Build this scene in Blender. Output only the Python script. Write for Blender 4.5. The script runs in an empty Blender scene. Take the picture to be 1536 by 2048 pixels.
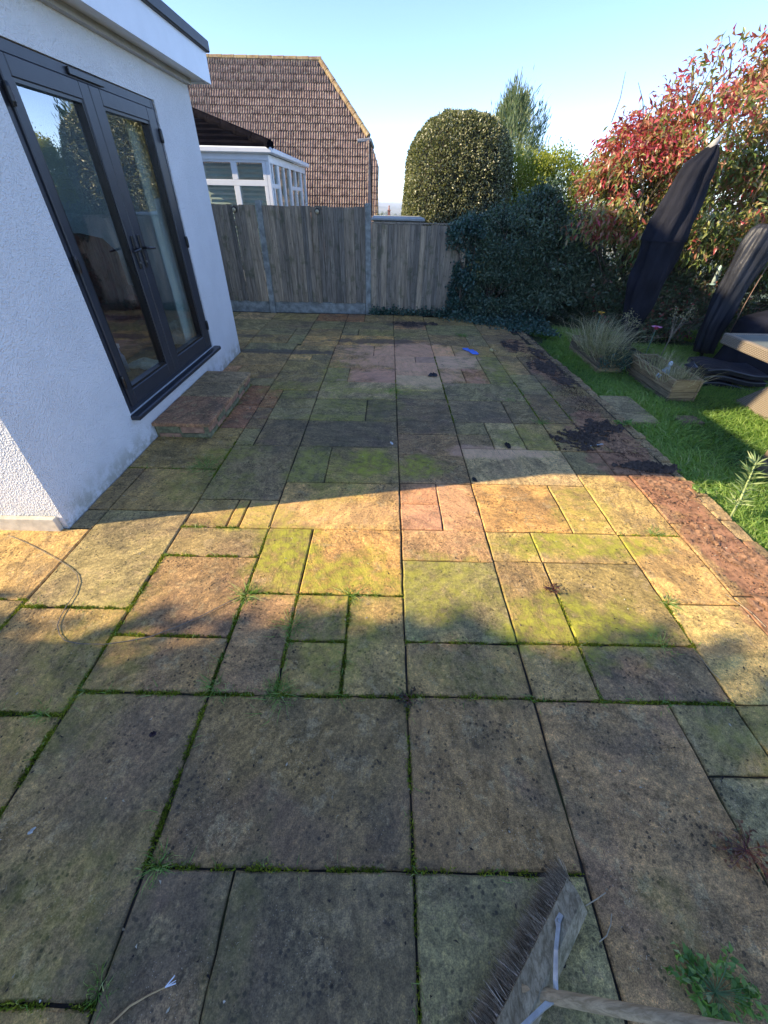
import bpy, math, random
import numpy as np
from mathutils import Matrix, Vector
R = math.radians
random.seed(7); rng = np.random.default_rng(7)
sc = bpy.context.scene
COL = sc.collection

# ------------------------------------------------------------------ camera
PITCH, ROLL, YAW, FPX = 0.66827451, -0.02237293, 0.00395624, 791.15
cy, sy = math.cos(YAW), math.sin(YAW)
fw = Vector((sy*math.cos(PITCH), cy*math.cos(PITCH), -math.sin(PITCH)))
rt = Vector((cy, -sy, 0)); dn = fw.cross(rt)
r2 = math.cos(ROLL)*rt + math.sin(ROLL)*dn
d2 = -math.sin(ROLL)*rt + math.cos(ROLL)*dn
cd = bpy.data.cameras.new('camera'); cam = bpy.data.objects.new('camera', cd); COL.objects.link(cam)
m = Matrix.Identity(4)
for i in range(3):
    m[i][0] = r2[i]; m[i][1] = -d2[i]; m[i][2] = -fw[i]
m[2][3] = 1.8
cam.matrix_world = m
cd.sensor_fit = 'AUTO'; cd.sensor_width = 36; cd.lens = FPX/2048*36
cd.clip_start = .02; cd.clip_end = 9000
sc.camera = cam

# ------------------------------------------------------------------ light
SUN_EL = R(28.6); SX, SY = 1.0, 0.224              # shadows run this way over the ground
sdir = Vector((SX, SY, 0)).normalized()*math.cos(SUN_EL); sdir.z = -math.sin(SUN_EL)
w = bpy.data.worlds.new('World'); sc.world = w; w.use_nodes = True
nt = w.node_tree; nt.nodes.clear()
sky = nt.nodes.new('ShaderNodeTexSky'); sky.sky_type = 'NISHITA'; sky.sun_disc = False
sky.sun_elevation = SUN_EL; sky.sun_rotation = math.atan2(-sdir.x, -sdir.y)
sky.air_density = 0.65; sky.dust_density = 0.0; sky.ozone_density = 2.0; sky.altitude = 60
bg = nt.nodes.new('ShaderNodeBackground'); bg.inputs[1].default_value = 0.12
wo = nt.nodes.new('ShaderNodeOutputWorld')
tint = nt.nodes.new('ShaderNodeMix'); tint.data_type = 'RGBA'; tint.blend_type = 'MULTIPLY'; tint.inputs[0].default_value = 1; tint.inputs[7].default_value = (.985, .965, 1.07, 1)   # camera white balance
nt.links.new(sky.outputs[0], tint.inputs[6]); nt.links.new(tint.outputs[2], bg.inputs[0]); nt.links.new(bg.outputs[0], wo.inputs[0])
sl = bpy.data.lights.new('sun', 'SUN'); sl.energy = 3.1; sl.angle = R(.53); sl.color = (1, .83, .58)
so = bpy.data.objects.new('sun', sl); COL.objects.link(so)
so.rotation_euler = sdir.to_track_quat('-Z', 'Y').to_euler()
sc.view_settings.view_transform = 'Standard'; sc.view_settings.look = 'None'
sc.view_settings.gamma = 1; sc.view_settings.use_curve_mapping = False
sc.view_settings.exposure = 1.78
sc.render.engine = 'CYCLES'
sc.cycles.max_bounces = 8; sc.cycles.transparent_max_bounces = 12

# ------------------------------------------------------------------ node helpers
def mat(name):
    M = bpy.data.materials.new(name); M.use_nodes = True
    return M, M.node_tree, M.node_tree.nodes['Principled BSDF']
def N(t, typ, **k):
    n = t.nodes.new(typ)
    for a, b in k.items(): setattr(n, a, b)
    return n
def setin(t, sock, v):
    if hasattr(v, 'is_output'): t.links.new(v, sock)
    elif isinstance(v, (tuple, list)) and len(v) == 3 and sock.type == 'RGBA': sock.default_value = (*v, 1)
    else: sock.default_value = v
def MA(t, op, a, b=0.0, clamp=False, c=None):
    n = N(t, 'ShaderNodeMath', operation=op, use_clamp=clamp); setin(t, n.inputs[0], a); setin(t, n.inputs[1], b)
    if c is not None: setin(t, n.inputs[2], c)
    return n.outputs[0]
def MIX(t, f, a, b, mode='MIX'):
    n = N(t, 'ShaderNodeMix', data_type='RGBA', blend_type=mode)
    setin(t, n.inputs[0], f); setin(t, n.inputs[6], a); setin(t, n.inputs[7], b); return n.outputs[2]
def RNG(t, v, a, b, c=0.0, d=1.0, smooth=True):
    n = N(t, 'ShaderNodeMapRange', interpolation_type='SMOOTHSTEP' if smooth else 'LINEAR')
    for i, x in enumerate((v, a, b, c, d)): setin(t, n.inputs[i], x)
    return n.outputs[0]
def NOISE(t, vec, s, det=4, rough=.55, dist=0.0):
    n = N(t, 'ShaderNodeTexNoise'); t.links.new(vec, n.inputs['Vector'])
    n.inputs['Scale'].default_value = s; n.inputs['Detail'].default_value = det
    n.inputs['Roughness'].default_value = rough; n.inputs['Distortion'].default_value = dist
    return n.outputs['Fac']
def VOR(t, vec, s, feat='F1', rand=1.0):
    n = N(t, 'ShaderNodeTexVoronoi', feature=feat); t.links.new(vec, n.inputs['Vector'])
    n.inputs['Scale'].default_value = s; n.inputs['Randomness'].default_value = rand
    return n.outputs['Distance']
def MAP(t, vec, loc=(0, 0, 0), rot=(0, 0, 0), sca=(1, 1, 1)):
    n = N(t, 'ShaderNodeMapping'); t.links.new(vec, n.inputs[0])
    setin(t, n.inputs[1], loc); setin(t, n.inputs[2], rot); setin(t, n.inputs[3], sca); return n.outputs[0]
def BUMP(t, b, h, strength=.5, dist=.01, prev=None):
    n = N(t, 'ShaderNodeBump'); n.inputs['Strength'].default_value = strength; n.inputs['Distance'].default_value = dist
    t.links.new(h, n.inputs['Height'])
    if prev is not None: t.links.new(prev, n.inputs['Normal'])
    if b is not None: t.links.new(n.outputs[0], b.inputs['Normal'])
    return n.outputs[0]
def POS(t): return N(t, 'ShaderNodeNewGeometry').outputs['Position']
def OBJC(t): return N(t, 'ShaderNodeTexCoord').outputs['Object']
def RAMP(t, v, stops):
    n = N(t, 'ShaderNodeValToRGB'); e = n.color_ramp.elements
    while len(e) < len(stops): e.new(.5)
    for i, (p, c) in enumerate(stops): e[i].position = p; e[i].color = (*c, 1)
    setin(t, n.inputs[0], v); return n.outputs[0]

def simple(name, col, rough=.7, noise=.25, scale=20, bump=0.0, metal=0.0, bscale=None, coat=0.0, spec=.5):
    M, t, b = mat(name); p = OBJC(t)
    n = NOISE(t, p, scale, 5, .6)
    f = RNG(t, n, .3, .7)
    c = MIX(t, f, tuple(x*(1-noise) for x in col), tuple(min(1, x*(1+noise)) for x in col))
    t.links.new(c, b.inputs['Base Color']); b.inputs['Roughness'].default_value = rough
    b.inputs['Metallic'].default_value = metal; b.inputs['Specular IOR Level'].default_value = spec
    if bump: BUMP(t, b, NOISE(t, p, bscale or scale*3, 5, .6), bump, .01)
    return M

# ------------------------------------------------------------------ materials
def m_stone():
    M, t, b = mat('riven_sandstone')
    P = POS(t); oi = N(t, 'ShaderNodeObjectInfo')
    rnd = oi.outputs['Random']
    off = N(t, 'ShaderNodeCombineXYZ'); t.links.new(MA(t, 'MULTIPLY', rnd, 37.0), off.inputs[0]); t.links.new(MA(t, 'MULTIPLY', rnd, 91.0), off.inputs[1])
    va = N(t, 'ShaderNodeVectorMath', operation='ADD'); t.links.new(P, va.inputs[0]); t.links.new(off.outputs[0], va.inputs[1])
    p = va.outputs[0]
    ang = N(t, 'ShaderNodeCombineXYZ'); t.links.new(MA(t, 'MULTIPLY', rnd, 6.28), ang.inputs[2])
    pr = MAP(t, MAP(t, p, rot=ang.outputs[0]), sca=(1, 2.6, 1))
    big = NOISE(t, p, 2.3, 3, .55, .6); mid = NOISE(t, pr, 5.5, 6, .65, .8); fine = NOISE(t, p, 55, 4, .7); vfine = NOISE(t, p, 230, 2, .6)
    base = oi.outputs['Color']
    dark = MIX(t, 1.0, base, (.72, .70, .66), 'MULTIPLY'); lite = MIX(t, 1.0, base, (1.3, 1.24, 1.12), 'MULTIPLY')
    c = MIX(t, RNG(t, mid, .32, .68), dark, lite)
    c = MIX(t, RNG(t, big, .48, .68, 0, .4), c, (.19, .125, .10))                 # plum bands in the stone
    # general dirt and pale lichen
    P4 = NOISE(t, P, 3.1, 5, .6, .4)
    c = MIX(t, RNG(t, P4, .48, .6, 0, .45), c, (.10, .09, .06))
    spots = VOR(t, P, 46); sm = NOISE(t, P, 6, 3, .6)
    c = MIX(t, MA(t, 'MULTIPLY', RNG(t, spots, .34, .2), RNG(t, sm, .44, .6, 0, .75)), c, (.022, .022, .02))
    sp2 = VOR(t, MAP(t, P, loc=(3, 7, 0)), 21)
    c = MIX(t, MA(t, 'MULTIPLY', RNG(t, sp2, .3, .12), RNG(t, NOISE(t, P, 3.3, 3), .5, .62, 0, .4)), c, (.03, .03, .025))
    lich = NOISE(t, MAP(t, P, loc=(11, 2, 0)), 9, 8, .75, .3)
    c = MIX(t, RNG(t, lich, .555, .6, 0, .6), c, (.36, .29, .16))
    c = MIX(t, RNG(t, fine, .45, .7, 0, .6), c, MIX(t, 1.0, c, (1.9, 1.8, 1.6), 'MULTIPLY'))
    c = MIX(t, RNG(t, fine, .5, .25, 0, .6), c, MIX(t, 1.0, c, (.42, .42, .42), 'MULTIPLY'))
    c = MIX(t, RNG(t, vfine, .38, .62, 0, .55), MIX(t, 1.0, c, (.6, .6, .6), 'MULTIPLY'), MIX(t, 1.0, c, (1.35, 1.35, 1.3), 'MULTIPLY'))
    crisp = NOISE(t, MAP(t, P, loc=(2, 9, 0)), 26, 9, .82); cmask = NOISE(t, P, 3.7, 3, .5)
    c = MIX(t, MA(t, 'MULTIPLY', RNG(t, crisp, .53, .56, 0, .62), RNG(t, cmask, .4, .55)), c, MIX(t, 1.0, c, (.42, .42, .40), 'MULTIPLY'))
    c = MIX(t, MA(t, 'MULTIPLY', RNG(t, crisp, .46, .43, 0, .5), RNG(t, cmask, .6, .45)), c, MIX(t, 1.0, c, (1.6, 1.52, 1.3), 'MULTIPLY'))
    c = MIX(t, MA(t, 'MULTIPLY', RNG(t, VOR(t, P, 95), .16, .09, 0, .7), RNG(t, NOISE(t, P, 4, 3), .45, .6)), c, (.48, .43, .33))
    # the stains: x, y, rx, ry, rotation, strength
    wob = NOISE(t, P, 4.5, 4, .6); wob2 = NOISE(t, MAP(t, P, loc=(5, 5, 0)), 14, 5, .65)
    def blobs(lst, soft=.55):
        acc = None
        for x, y, rx, ry, a, s in lst:
            q = MAP(t, P, loc=(-(x*math.cos(a)+y*math.sin(a))/rx, -(-x*math.sin(a)+y*math.cos(a))/ry, 0), rot=(0, 0, -a), sca=(1/rx, 1/ry, 0))
            L = N(t, 'ShaderNodeVectorMath', operation='LENGTH'); t.links.new(q, L.inputs[0])
            d = MA(t, 'ADD', L.outputs['Value'], MA(t, 'MULTIPLY', MA(t, 'SUBTRACT', wob, .5), 2.2))
            v = RNG(t, d, 1.0+soft*.5, 1.0-soft*.9, 0, s)
            acc = v if acc is None else MA(t, 'MAXIMUM', acc, v)
        return acc
    GREEN = [(-0.12, 2.95, 0.25, 0.25, 0, 0.85), (0.3, 2.92, 0.22, 0.2, 0, 0.8), (1.25, 1.42, 0.45, 0.22, 0.15, 0.85), (0.42, 1.62, 0.4, 0.3, 0.2, 0.55), (-0.6, 1.85, 0.22, 0.35, 0, 0.9),
             (-0.25, 1.62, 0.5, 0.22, 0, 0.8), (1.35, 1.97, 0.6, 0.14, 0, 0.85), (1.48, 2.3, 0.25, 0.45, 0, 0.45), (-0.1, 4.62, 0.7, 0.11, 0, 0.4462), (-0.62, 5, 0.2, 0.8, 0, 0.42),
             (-0.62, 4.3, 0.5, 0.12, 0, 0.21), (1.5, 5.5, 0.22, 0.75, 0, 0.4462), (1.6, 4.75, 0.5, 0.2, 0.3, 0.315), (-1.15, 4.6, 0.35, 0.28, 0, 0.315), (1.75, 4.05, 0.7, 0.1, 0.1, 0.3412), (1.35, 3.4, 0.3, 0.3, 0, 0.375),
             (-0.95, 2.65, 0.25, 0.5, 0.4, 0.4), (-1.35, 3.1, 0.3, 0.22, 0, 0.375), (-1.5, 0.42, 0.3, 0.55, -0.5, 0.25), (-1, 0.12, 0.3, 0.3, 0, 0.2), (-0.9, 2.2, 0.35, 0.16, 0, 0.7), (-1.4, 2.6, 0.4, 0.3, 0, 0.3),
             (0.95, 0.12, 0.1, 0.2, 0, 0.15), (1.7, 0.7, 0.3, 0.2, 0, 0.3), (0.5, 0.02, 0.1, 0.12, 0, 0.175), (-0.2, 1.25, 0.2, 0.3, 0, 0.4), (1.45, 5.9, 0.25, 0.2, 0, 0.315), (0, 7.2, 0.5, 0.2, 0, 0.21), (-0.65, 2.9, 0.22, 0.3, 0, 0.5), (-0.45, 0.15, 0.1, 0.3, 0, 0.15), (0.45, 1.05, 0.4, 0.15, 0, 0.175)]
    g = MA(t, 'MULTIPLY', blobs(GREEN, .5), RNG(t, wob2, .3, .6, .3, 1))
    c = MIX(t, g, c, MIX(t, RNG(t, wob2, .35, .65), (.13, .15, .025), (.30, .315, .04)))
    CLEAN = [(.42, 5.95, .95, .75, 0, .95), (.3, 5.1, .85, .3, 0, .8), (1.0, 3.2, .55, .12, 0, .85), (-.5, 2.25, .9, .16, 0, .25), (.4, 2.4, .3, .35, 0, .35)]
    c = MIX(t, MA(t, 'MULTIPLY', blobs(CLEAN, .35), RNG(t, mid, .2, .75, .5, 1)), c, MIX(t, .5, MIX(t, 1.0, base, (1.5, 1.3, 1.2), 'MULTIPLY'), (.46, .29, .235)))
    DARK = [(-1.6, 6.08, 0.95, 0.12, 0, 0.75), (-0.75, 5.8, 0.75, 0.09, -0.3, 0.75), (-1.2, 6.95, 0.8, 0.08, 0.05, 0.69), (-0.2, 6.72, 0.75, 0.14, 0, 0.75), (-1, 7.35, 0.7, 0.07, 0.1, 0.555), (-2.3, 6.9, 0.4, 0.1, 0, 0.555),
            (0.45, 7.9, 0.4, 0.22, 0, 0.69), (1, 4.75, 0.75, 0.1, -0.2, 0.645), (0.55, 5, 0.6, 0.07, -0.35, 0.555), (-0.35, 3.5, 0.5, 0.32, 0, 0.37), (-0.98, 3.5, 0.24, 0.4, 0, 0.31), (0.4, 4, 0.35, 0.5, 0, 0.22), (1, 4.1, 0.35, 0.3, 0, 0.22), (-0.95, 1.3, 0.3, 0.25, 0, 0.12), (-0.05, 4.08, 0.17, 0.26, 0, 0.31), (0.35, 3.3, 0.3, 0.25, 0, 0.22),
            (2, 4.3, 0.35, 0.5, 0, 0.22), (2.1, 5.2, 0.2, 0.6, 0, 0.375), (-0.2, 0.2, 0.4, 0.45, 0, 0.25), (0.35, 0.15, 0.25, 0.25, 0, 0.22), (-0.7, 0.15, 0.25, 0.2, 0, 0.28), (-1, 0.6, 0.35, 0.3, 0, 0.19), (0, 0.55, 0.35, 0.3, 0, 0.15)]
    c = MIX(t, blobs(DARK, .3), c, (.07, .062, .054))
    RED = [(2.27, 2.65, .24, .36, 0, .95), (2.3, 1.95, .21, .42, 0, .9), (2.28, 1.2, .24, .6, 0, .9), (2.12, 3.05, .27, .3, 0, .9), (2.2, 3.65, .26, .45, 0, .85), (2.2, 5.5, .2, .5, 0, .7), (2.1, 6.6, .22, .4, 0, .6)]
    c = MIX(t, MA(t, 'MULTIPLY', blobs(RED, .2), .85), c, MIX(t, RNG(t, wob2, .3, .65), (.11, .055, .035), (.36, .19, .11)))
    st = NOISE(t, pr, 2.2, 6, .62, .5)
    frc = MA(t, 'FRACT', MA(t, 'MULTIPLY', st, 11.0))
    lm = RNG(t, NOISE(t, MAP(t, p, loc=(4, 4, 0)), 2.6, 2, .5), .48, .56)
    c = MIX(t, MA(t, 'MULTIPLY', RNG(t, frc, .07, .0, 0, .8), lm), c, (.045, .04, .03))
    c = MIX(t, 1.0, c, (1.44, 1.30, 1.20), 'MULTIPLY')
    t.links.new(c, b.inputs['Base Color'])
    b.inputs['Specular IOR Level'].default_value = .22
    t.links.new(RNG(t, mid, .2, .8, .92, .62), b.inputs['Roughness'])
    # riven relief: layered steps + grain
    fl = N(t, 'ShaderNodeMath', operation='FLOOR'); t.links.new(MA(t, 'MULTIPLY', st, 11.0), fl.inputs[0])
    h = MA(t, 'ADD', MA(t, 'MULTIPLY', fl.outputs[0], .16), MA(t, 'MULTIPLY', mid, 1.3))
    n1 = BUMP(t, None, h, .75, .009)
    n2 = BUMP(t, b, MA(t, 'ADD', MA(t, 'ADD', fine, MA(t, 'MULTIPLY', crisp, .8)), MA(t, 'MULTIPLY', vfine, .7)), .85, .005, n1)
    return M
STONE = m_stone()

def m_render():
    M, t, b = mat('roughcast_render'); P = POS(t)
    v = VOR(t, P, 95); n = NOISE(t, P, 60, 4, .6); v2 = VOR(t, MAP(t, P, loc=(3, 1, 9)), 55)
    big = NOISE(t, P, 1.6, 4, .6)
    c = MIX(t, RNG(t, big, .35, .7), (.72, .72, .715), (.79, .79, .785))
    c = MIX(t, RNG(t, v, .6, .9, 0, .15), c, (.6, .6, .59))
    z = N(t, 'ShaderNodeSeparateXYZ'); t.links.new(P, z.inputs[0])
    c = MIX(t, MA(t, 'MULTIPLY', RNG(t, z.outputs[2], .24, .0), RNG(t, NOISE(t, P, 7, 6, .7), .38, .6, 0, .75)), c, (.36, .34, .25))
    t.links.new(c, b.inputs['Base Color']); b.inputs['Roughness'].default_value = .93; b.inputs['Specular IOR Level'].default_value = .2
    h = MA(t, 'ADD', MA(t, 'MULTIPLY', RNG(t, v, .0, .62, 1, 0), 1.0), MA(t, 'ADD', MA(t, 'MULTIPLY', n, .8), RNG(t, v2, .1, .5, .9, 0)))
    BUMP(t, b, h, .7, .0055)
    return M
RENDER = m_render()
WHITEPVC = simple('white_upvc', (.78, .79, .8), .35, .04, 4)
ANTH = simple('anthracite_frame', (.028, .032, .042), .38, .12, 8, .05)
BLACKTRIM = simple('black_roof_trim', (.02, .021, .025), .5, .2, 6, .1)
BLACKMETAL = simple('black_handle', (.012, .012, .014), .28, .1, 10)
SOIL = simple('dark_soil', (.075, .05, .034), .95, .6, 40, .8, bscale=120)
SOILRED = simple('crumbled_red_stone', (.32, .17, .085), .95, .6, 30, .8, bscale=120)

def m_glass(name, ior=1.9, tint=(.86, .92, .9)):
    M, t, b = mat(name); t.nodes.remove(b)
    tr = N(t, 'ShaderNodeBsdfTransparent'); tr.inputs[0].default_value = (*tint, 1)
    gl = N(t, 'ShaderNodeBsdfGlossy'); gl.inputs['Roughness'].default_value = .004
    fr = N(t, 'ShaderNodeFresnel'); fr.inputs[0].default_value = ior
    P = POS(t); bp = N(t, 'ShaderNodeBump'); bp.inputs['Strength'].default_value = .12; bp.inputs['Distance'].default_value = .02
    t.links.new(NOISE(t, P, 2.2, 1, .4), bp.inputs['Height']); t.links.new(bp.outputs[0], gl.inputs['Normal'])
    bf = N(t, 'ShaderNodeNewGeometry').outputs['Backfacing']
    mx = N(t, 'ShaderNodeMixShader'); t.links.new(MA(t, 'MULTIPLY', fr.outputs[0], MA(t, 'SUBTRACT', 1.0, bf)), mx.inputs[0]); t.links.new(tr.outputs[0], mx.inputs[1]); t.links.new(gl.outputs[0], mx.inputs[2])
    t.links.new(mx.outputs[0], t.nodes['Material Output'].inputs[0]); return M
GLASS = m_glass('double_glazing', 4.6)

def m_wood(name, c1, c2, grain_axis='Z', sc_=1.0, green=0.0, bump=.5):
    M, t, b = mat(name); P = OBJC(t); oi = N(t, 'ShaderNodeObjectInfo')
    off = N(t, 'ShaderNodeCombineXYZ')
    for i in range(3): t.links.new(MA(t, 'MULTIPLY', oi.outputs['Random'], 13.0+i*7), off.inputs[i])
    va = N(t, 'ShaderNodeVectorMath', operation='ADD'); t.links.new(P, va.inputs[0]); t.links.new(off.outputs[0], va.inputs[1])
    s = {'Z': (1, 1, .05), 'X': (.05, 1, 1), 'Y': (1, .05, 1)}[grain_axis]
    p = MAP(t, va.outputs[0], sca=s)
    g = NOISE(t, p, 60*sc_, 6, .7, .6); l = NOISE(t, p, 14*sc_, 3, .5, .3); blot = NOISE(t, va.outputs[0], 5, 4, .6)
    c = MIX(t, RNG(t, g, .3, .7), c1, c2)
    c = MIX(t, RNG(t, l, .4, .75, 0, .55), c, tuple(x*.55 for x in c1))
    c = MIX(t, MA(t, 'MULTIPLY', RNG(t, blot, .52, .68), green), c, (.09, .11, .05))
    c = MIX(t, RNG(t, VOR(t, va.outputs[0], 9), .1, .04, 0, .7), c, (.02, .018, .015))     # knots
    c = MIX(t, 1.0, c, MIX(t, RNG(t, oi.outputs['Random'], 0, 1, smooth=False), (.62, .64, .68), (1.3, 1.2, 1.08)), 'MULTIPLY')
    t.links.new(c, b.inputs['Base Color']); b.inputs['Roughness'].default_value = .88; b.inputs['Specular IOR Level'].default_value = .25
    BUMP(t, b, g, bump, .004); return M
FENCEWOOD = m_wood('weathered_fence_wood', (.19, .16, .12), (.50, .425, .32), 'Z', 1, .5)
PLANKWOOD = m_wood('aged_planter_wood', (.17, .12, .07), (.44, .33, .2), 'Y', 1, .35)
BROOMWOOD = m_wood('weathered_broom_wood', (.19, .155, .09), (.52, .45, .30), 'Y', 1.6, .35)
HANDLEWOOD = m_wood('grey_handle_wood', (.28, .21, .12), (.55, .43, .27), 'X', 1.6, .1)
CONCRETE = simple('mossy_concrete', (.27, .28, .25), .9, .35, 9, .4)

def m_leaf(name, stops, rough=.45, trans=.35, spec=.5):
    M, t, b = mat(name)
    a = N(t, 'ShaderNodeAttribute', attribute_name='rnd')
    c = RAMP(t, a.outputs['Fac'], stops)
    t.links.new(c, b.inputs['Base Color']); b.inputs['Roughness'].default_value = rough; b.inputs['Specular IOR Level'].default_value = spec
    tl = N(t, 'ShaderNodeBsdfTranslucent'); t.links.new(MIX(t, 1.0, c, (1.5, 1.7, .7), 'MULTIPLY'), tl.inputs[0])
    mx = N(t, 'ShaderNodeMixShader'); mx.inputs[0].default_value = trans
    t.links.new(b.outputs[0], mx.inputs[1]); t.links.new(tl.outputs[0], mx.inputs[2])
    t.links.new(mx.outputs[0], t.nodes['Material Output'].inputs[0]); return M
L_HEDGE = m_leaf('holly_leaves', [(0, (.03, .06, .032)), (.55, (.08, .13, .075)), (1, (.22, .28, .18))], .38, .15)
L_IVY = m_leaf('ivy_leaves', [(0, (.02, .05, .04)), (.6, (.05, .11, .08)), (1, (.13, .21, .16))], .35, .15)
L_TOPI = m_leaf('clipped_shrub_leaves', [(0, (.04, .05, .02)), (.4, (.16, .17, .07)), (.7, (.36, .35, .19)), (1, (.62, .58, .4))], .3, .2)
L_YEL = m_leaf('golden_shrub_leaves', [(0, (.14, .17, .02)), (1, (.42, .42, .06))], .5, .4)
L_CON = m_leaf('conifer_sprays', [(0, (.08, .12, .06)), (.5, (.20, .25, .13)), (1, (.38, .40, .24))], .6, .25)
L_PHO = m_leaf('red_and_green_leaves', [(0, (.06, .10, .03)), (.3, (.14, .20, .06)), (.5, (.30, .31, .09)), (.62, (.45, .25, .15)), (.74, (.46, .11, .10)), (.88, (.44, .05, .085)), (1, (.2, .03, .045))], .32, .35, .6)
L_LOW = m_leaf('dull_shrub_leaves', [(0, (.04, .07, .035)), (.6, (.10, .14, .07)), (.8, (.22, .13, .09)), (1, (.32, .05, .06))], .4, .25)
L_GRASS = m_leaf('lawn_grass', [(0, (.06, .14, .03)), (.4, (.21, .34, .07)), (.8, (.40, .52, .13)), (1, (.62, .58, .3))], .45, .45)
L_WEED = m_leaf('weed_green', [(0, (.07, .16, .03)), (.6, (.20, .34, .07)), (1, (.5, .5, .22))], .5, .35)
L_MOSS = m_leaf('joint_moss', [(0, (.05, .07, .01)), (.6, (.19, .23, .02)), (1, (.40, .38, .05))], .9, .2, .1)
L_STRAW = m_leaf('dry_grass', [(0, (.12, .14, .05)), (.45, (.38, .33, .17)), (1, (.66, .56, .36))], .6, .25)
L_TREE = m_leaf('evergreen_tree_leaves', [(0, (.02, .045, .015)), (1, (.07, .12, .03))], .5, .25)
BARK = simple('shrub_bark', (.11, .085, .06), .9, .4, 18, .6)

# ------------------------------------------------------------------ mesh helpers
class MB:
    def __init__(s): s.v = []; s.f = []
    def add(s, vs, fs):
        o = len(s.v); s.v += [tuple(v) for v in vs]; s.f += [tuple(i+o for i in f) for f in fs]; return s
    def box(s, x0, x1, y0, y1, z0, z1, bev=0.0, M=None):
        if bev <= 0:
            vs = [(x, y, z) for z in (z0, z1) for y in (y0, y1) for x in (x0, x1)]
            fs = [(0, 2, 3, 1), (4, 5, 7, 6), (0, 1, 5, 4), (1, 3, 7, 5), (3, 2, 6, 7), (2, 0, 4, 6)]
        else:
            import bmesh
            bm = bmesh.new(); bmesh.ops.create_cube(bm, size=1)
            for v in bm.verts:
                v.co = Vector(((x0+x1)/2+v.co.x*(x1-x0), (y0+y1)/2+v.co.y*(y1-y0), (z0+z1)/2+v.co.z*(z1-z0)))
            bmesh.ops.bevel(bm, geom=bm.edges[:], offset=bev, segments=1, affect='EDGES', profile=.5)
            bm.verts.index_update(); vs = [tuple(v.co) for v in bm.verts]; fs = [tuple(v.index for v in f.verts) for f in bm.faces]; bm.free()
        if M is not None: vs = [tuple(M @ Vector(v)) for v in vs]
        return s.add(vs, fs)
    def tube(s, pts, rad, n=8, cap=True, flat=1.0):
        pts = [Vector(p) for p in pts]; k = len(pts)
        rad = rad if isinstance(rad, (list, tuple)) else [rad]*k
        up = None; vs = []
        for i, p in enumerate(pts):
            d = (pts[min(i+1, k-1)]-pts[max(i-1, 0)]).normalized()
            if up is None: up = d.orthogonal().normalized()
            up = (up-d*up.dot(d)).normalized(); sd = d.cross(up)
            for j in range(n):
                a = 2*math.pi*j/n; vs.append(p+(up*math.cos(a)+sd*math.sin(a)*flat)*rad[i])
        fs = [(i*n+j, i*n+(j+1) % n, (i+1)*n+(j+1) % n, (i+1)*n+j) for i in range(k-1) for j in range(n)]
        if cap: fs += [tuple(range(n))[::-1], tuple((k-1)*n+j for j in range(n))]
        return s.add(vs, fs)
    def prism(s, poly, z0, z1):
        n = len(poly); vs = [(x, y, z0) for x, y in poly]+[(x, y, z1) for x, y in poly]
        return s.add(vs, [tuple(range(n))[::-1], tuple(range(n, 2*n))]+[(i, (i+1) % n, n+(i+1) % n, n+i) for i in range(n)])
    def mesh(s, name, mt=None, smooth=False):
        me = bpy.data.meshes.new(name); me.from_pydata(s.v, [], s.f); me.update()
        if mt: me.materials.append(mt)
        if smooth: me.polygons.foreach_set('use_smooth', [True]*len(me.polygons))
        return me
def link(name, me, parent=None, loc=(0, 0, 0), rot=(0, 0, 0), color=None, kind=None):
    o = bpy.data.objects.new(name, me); COL.objects.link(o); o.location = loc; o.rotation_euler = rot
    if parent: o.parent = parent
    if color: o.color = (*color, 1)
    if kind: o['kind'] = kind
    return o
def tag(o, label, cat, group=None):
    o['label'] = label; o['category'] = cat
    if group: o['group'] = group
    return o
def thing(name, label, cat, loc=(0, 0, 0), rz=0, group=None):
    o = link(name, None, None, loc, (0, 0, rz)); return tag(o, label, cat, group)
def part(name, mb, mt, parent, smooth=False, label=None, **k):
    o = link(name, mb.mesh(name, mt, smooth) if isinstance(mb, MB) else mb, parent, **k)
    if label: o['label'] = label
    return o
def npmesh(name, V, F, mt, rnd=None, smooth=False):
    V = np.asarray(V, np.float32); F = np.asarray(F, np.int32); k = F.shape[1]
    me = bpy.data.meshes.new(name); me.vertices.add(len(V)); me.vertices.foreach_set('co', V.ravel())
    me.loops.add(F.size); me.loops.foreach_set('vertex_index', F.ravel())
    me.polygons.add(len(F)); me.polygons.foreach_set('loop_start', np.arange(0, F.size, k, dtype=np.int32))
    me.polygons.foreach_set('loop_total', np.full(len(F), k, np.int32))
    if smooth: me.polygons.foreach_set('use_smooth', np.ones(len(F), bool))
    me.update(calc_edges=True); me.materials.append(mt)
    if rnd is not None:
        a = me.attributes.new('rnd', 'FLOAT', 'FACE'); a.data.foreach_set('value', np.asarray(rnd, np.float32))
    return me
def nz(v): return v/np.maximum(np.linalg.norm(v, axis=-1, keepdims=True), 1e-9)
def fnoise(P, f, seed=0):
    r = np.random.default_rng(seed+100); s = np.zeros(len(P))
    for o in range(4):
        K = r.normal(size=(3, 3))*f*(1.7**o); ph = r.uniform(0, 6.28, 3)
        q = P@K.T+ph; s += (np.sin(q[:, 0])*np.cos(q[:, 1])+np.sin(q[:, 2]+q[:, 0]*.5))*(.6**o)
    return s/2.2
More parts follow.
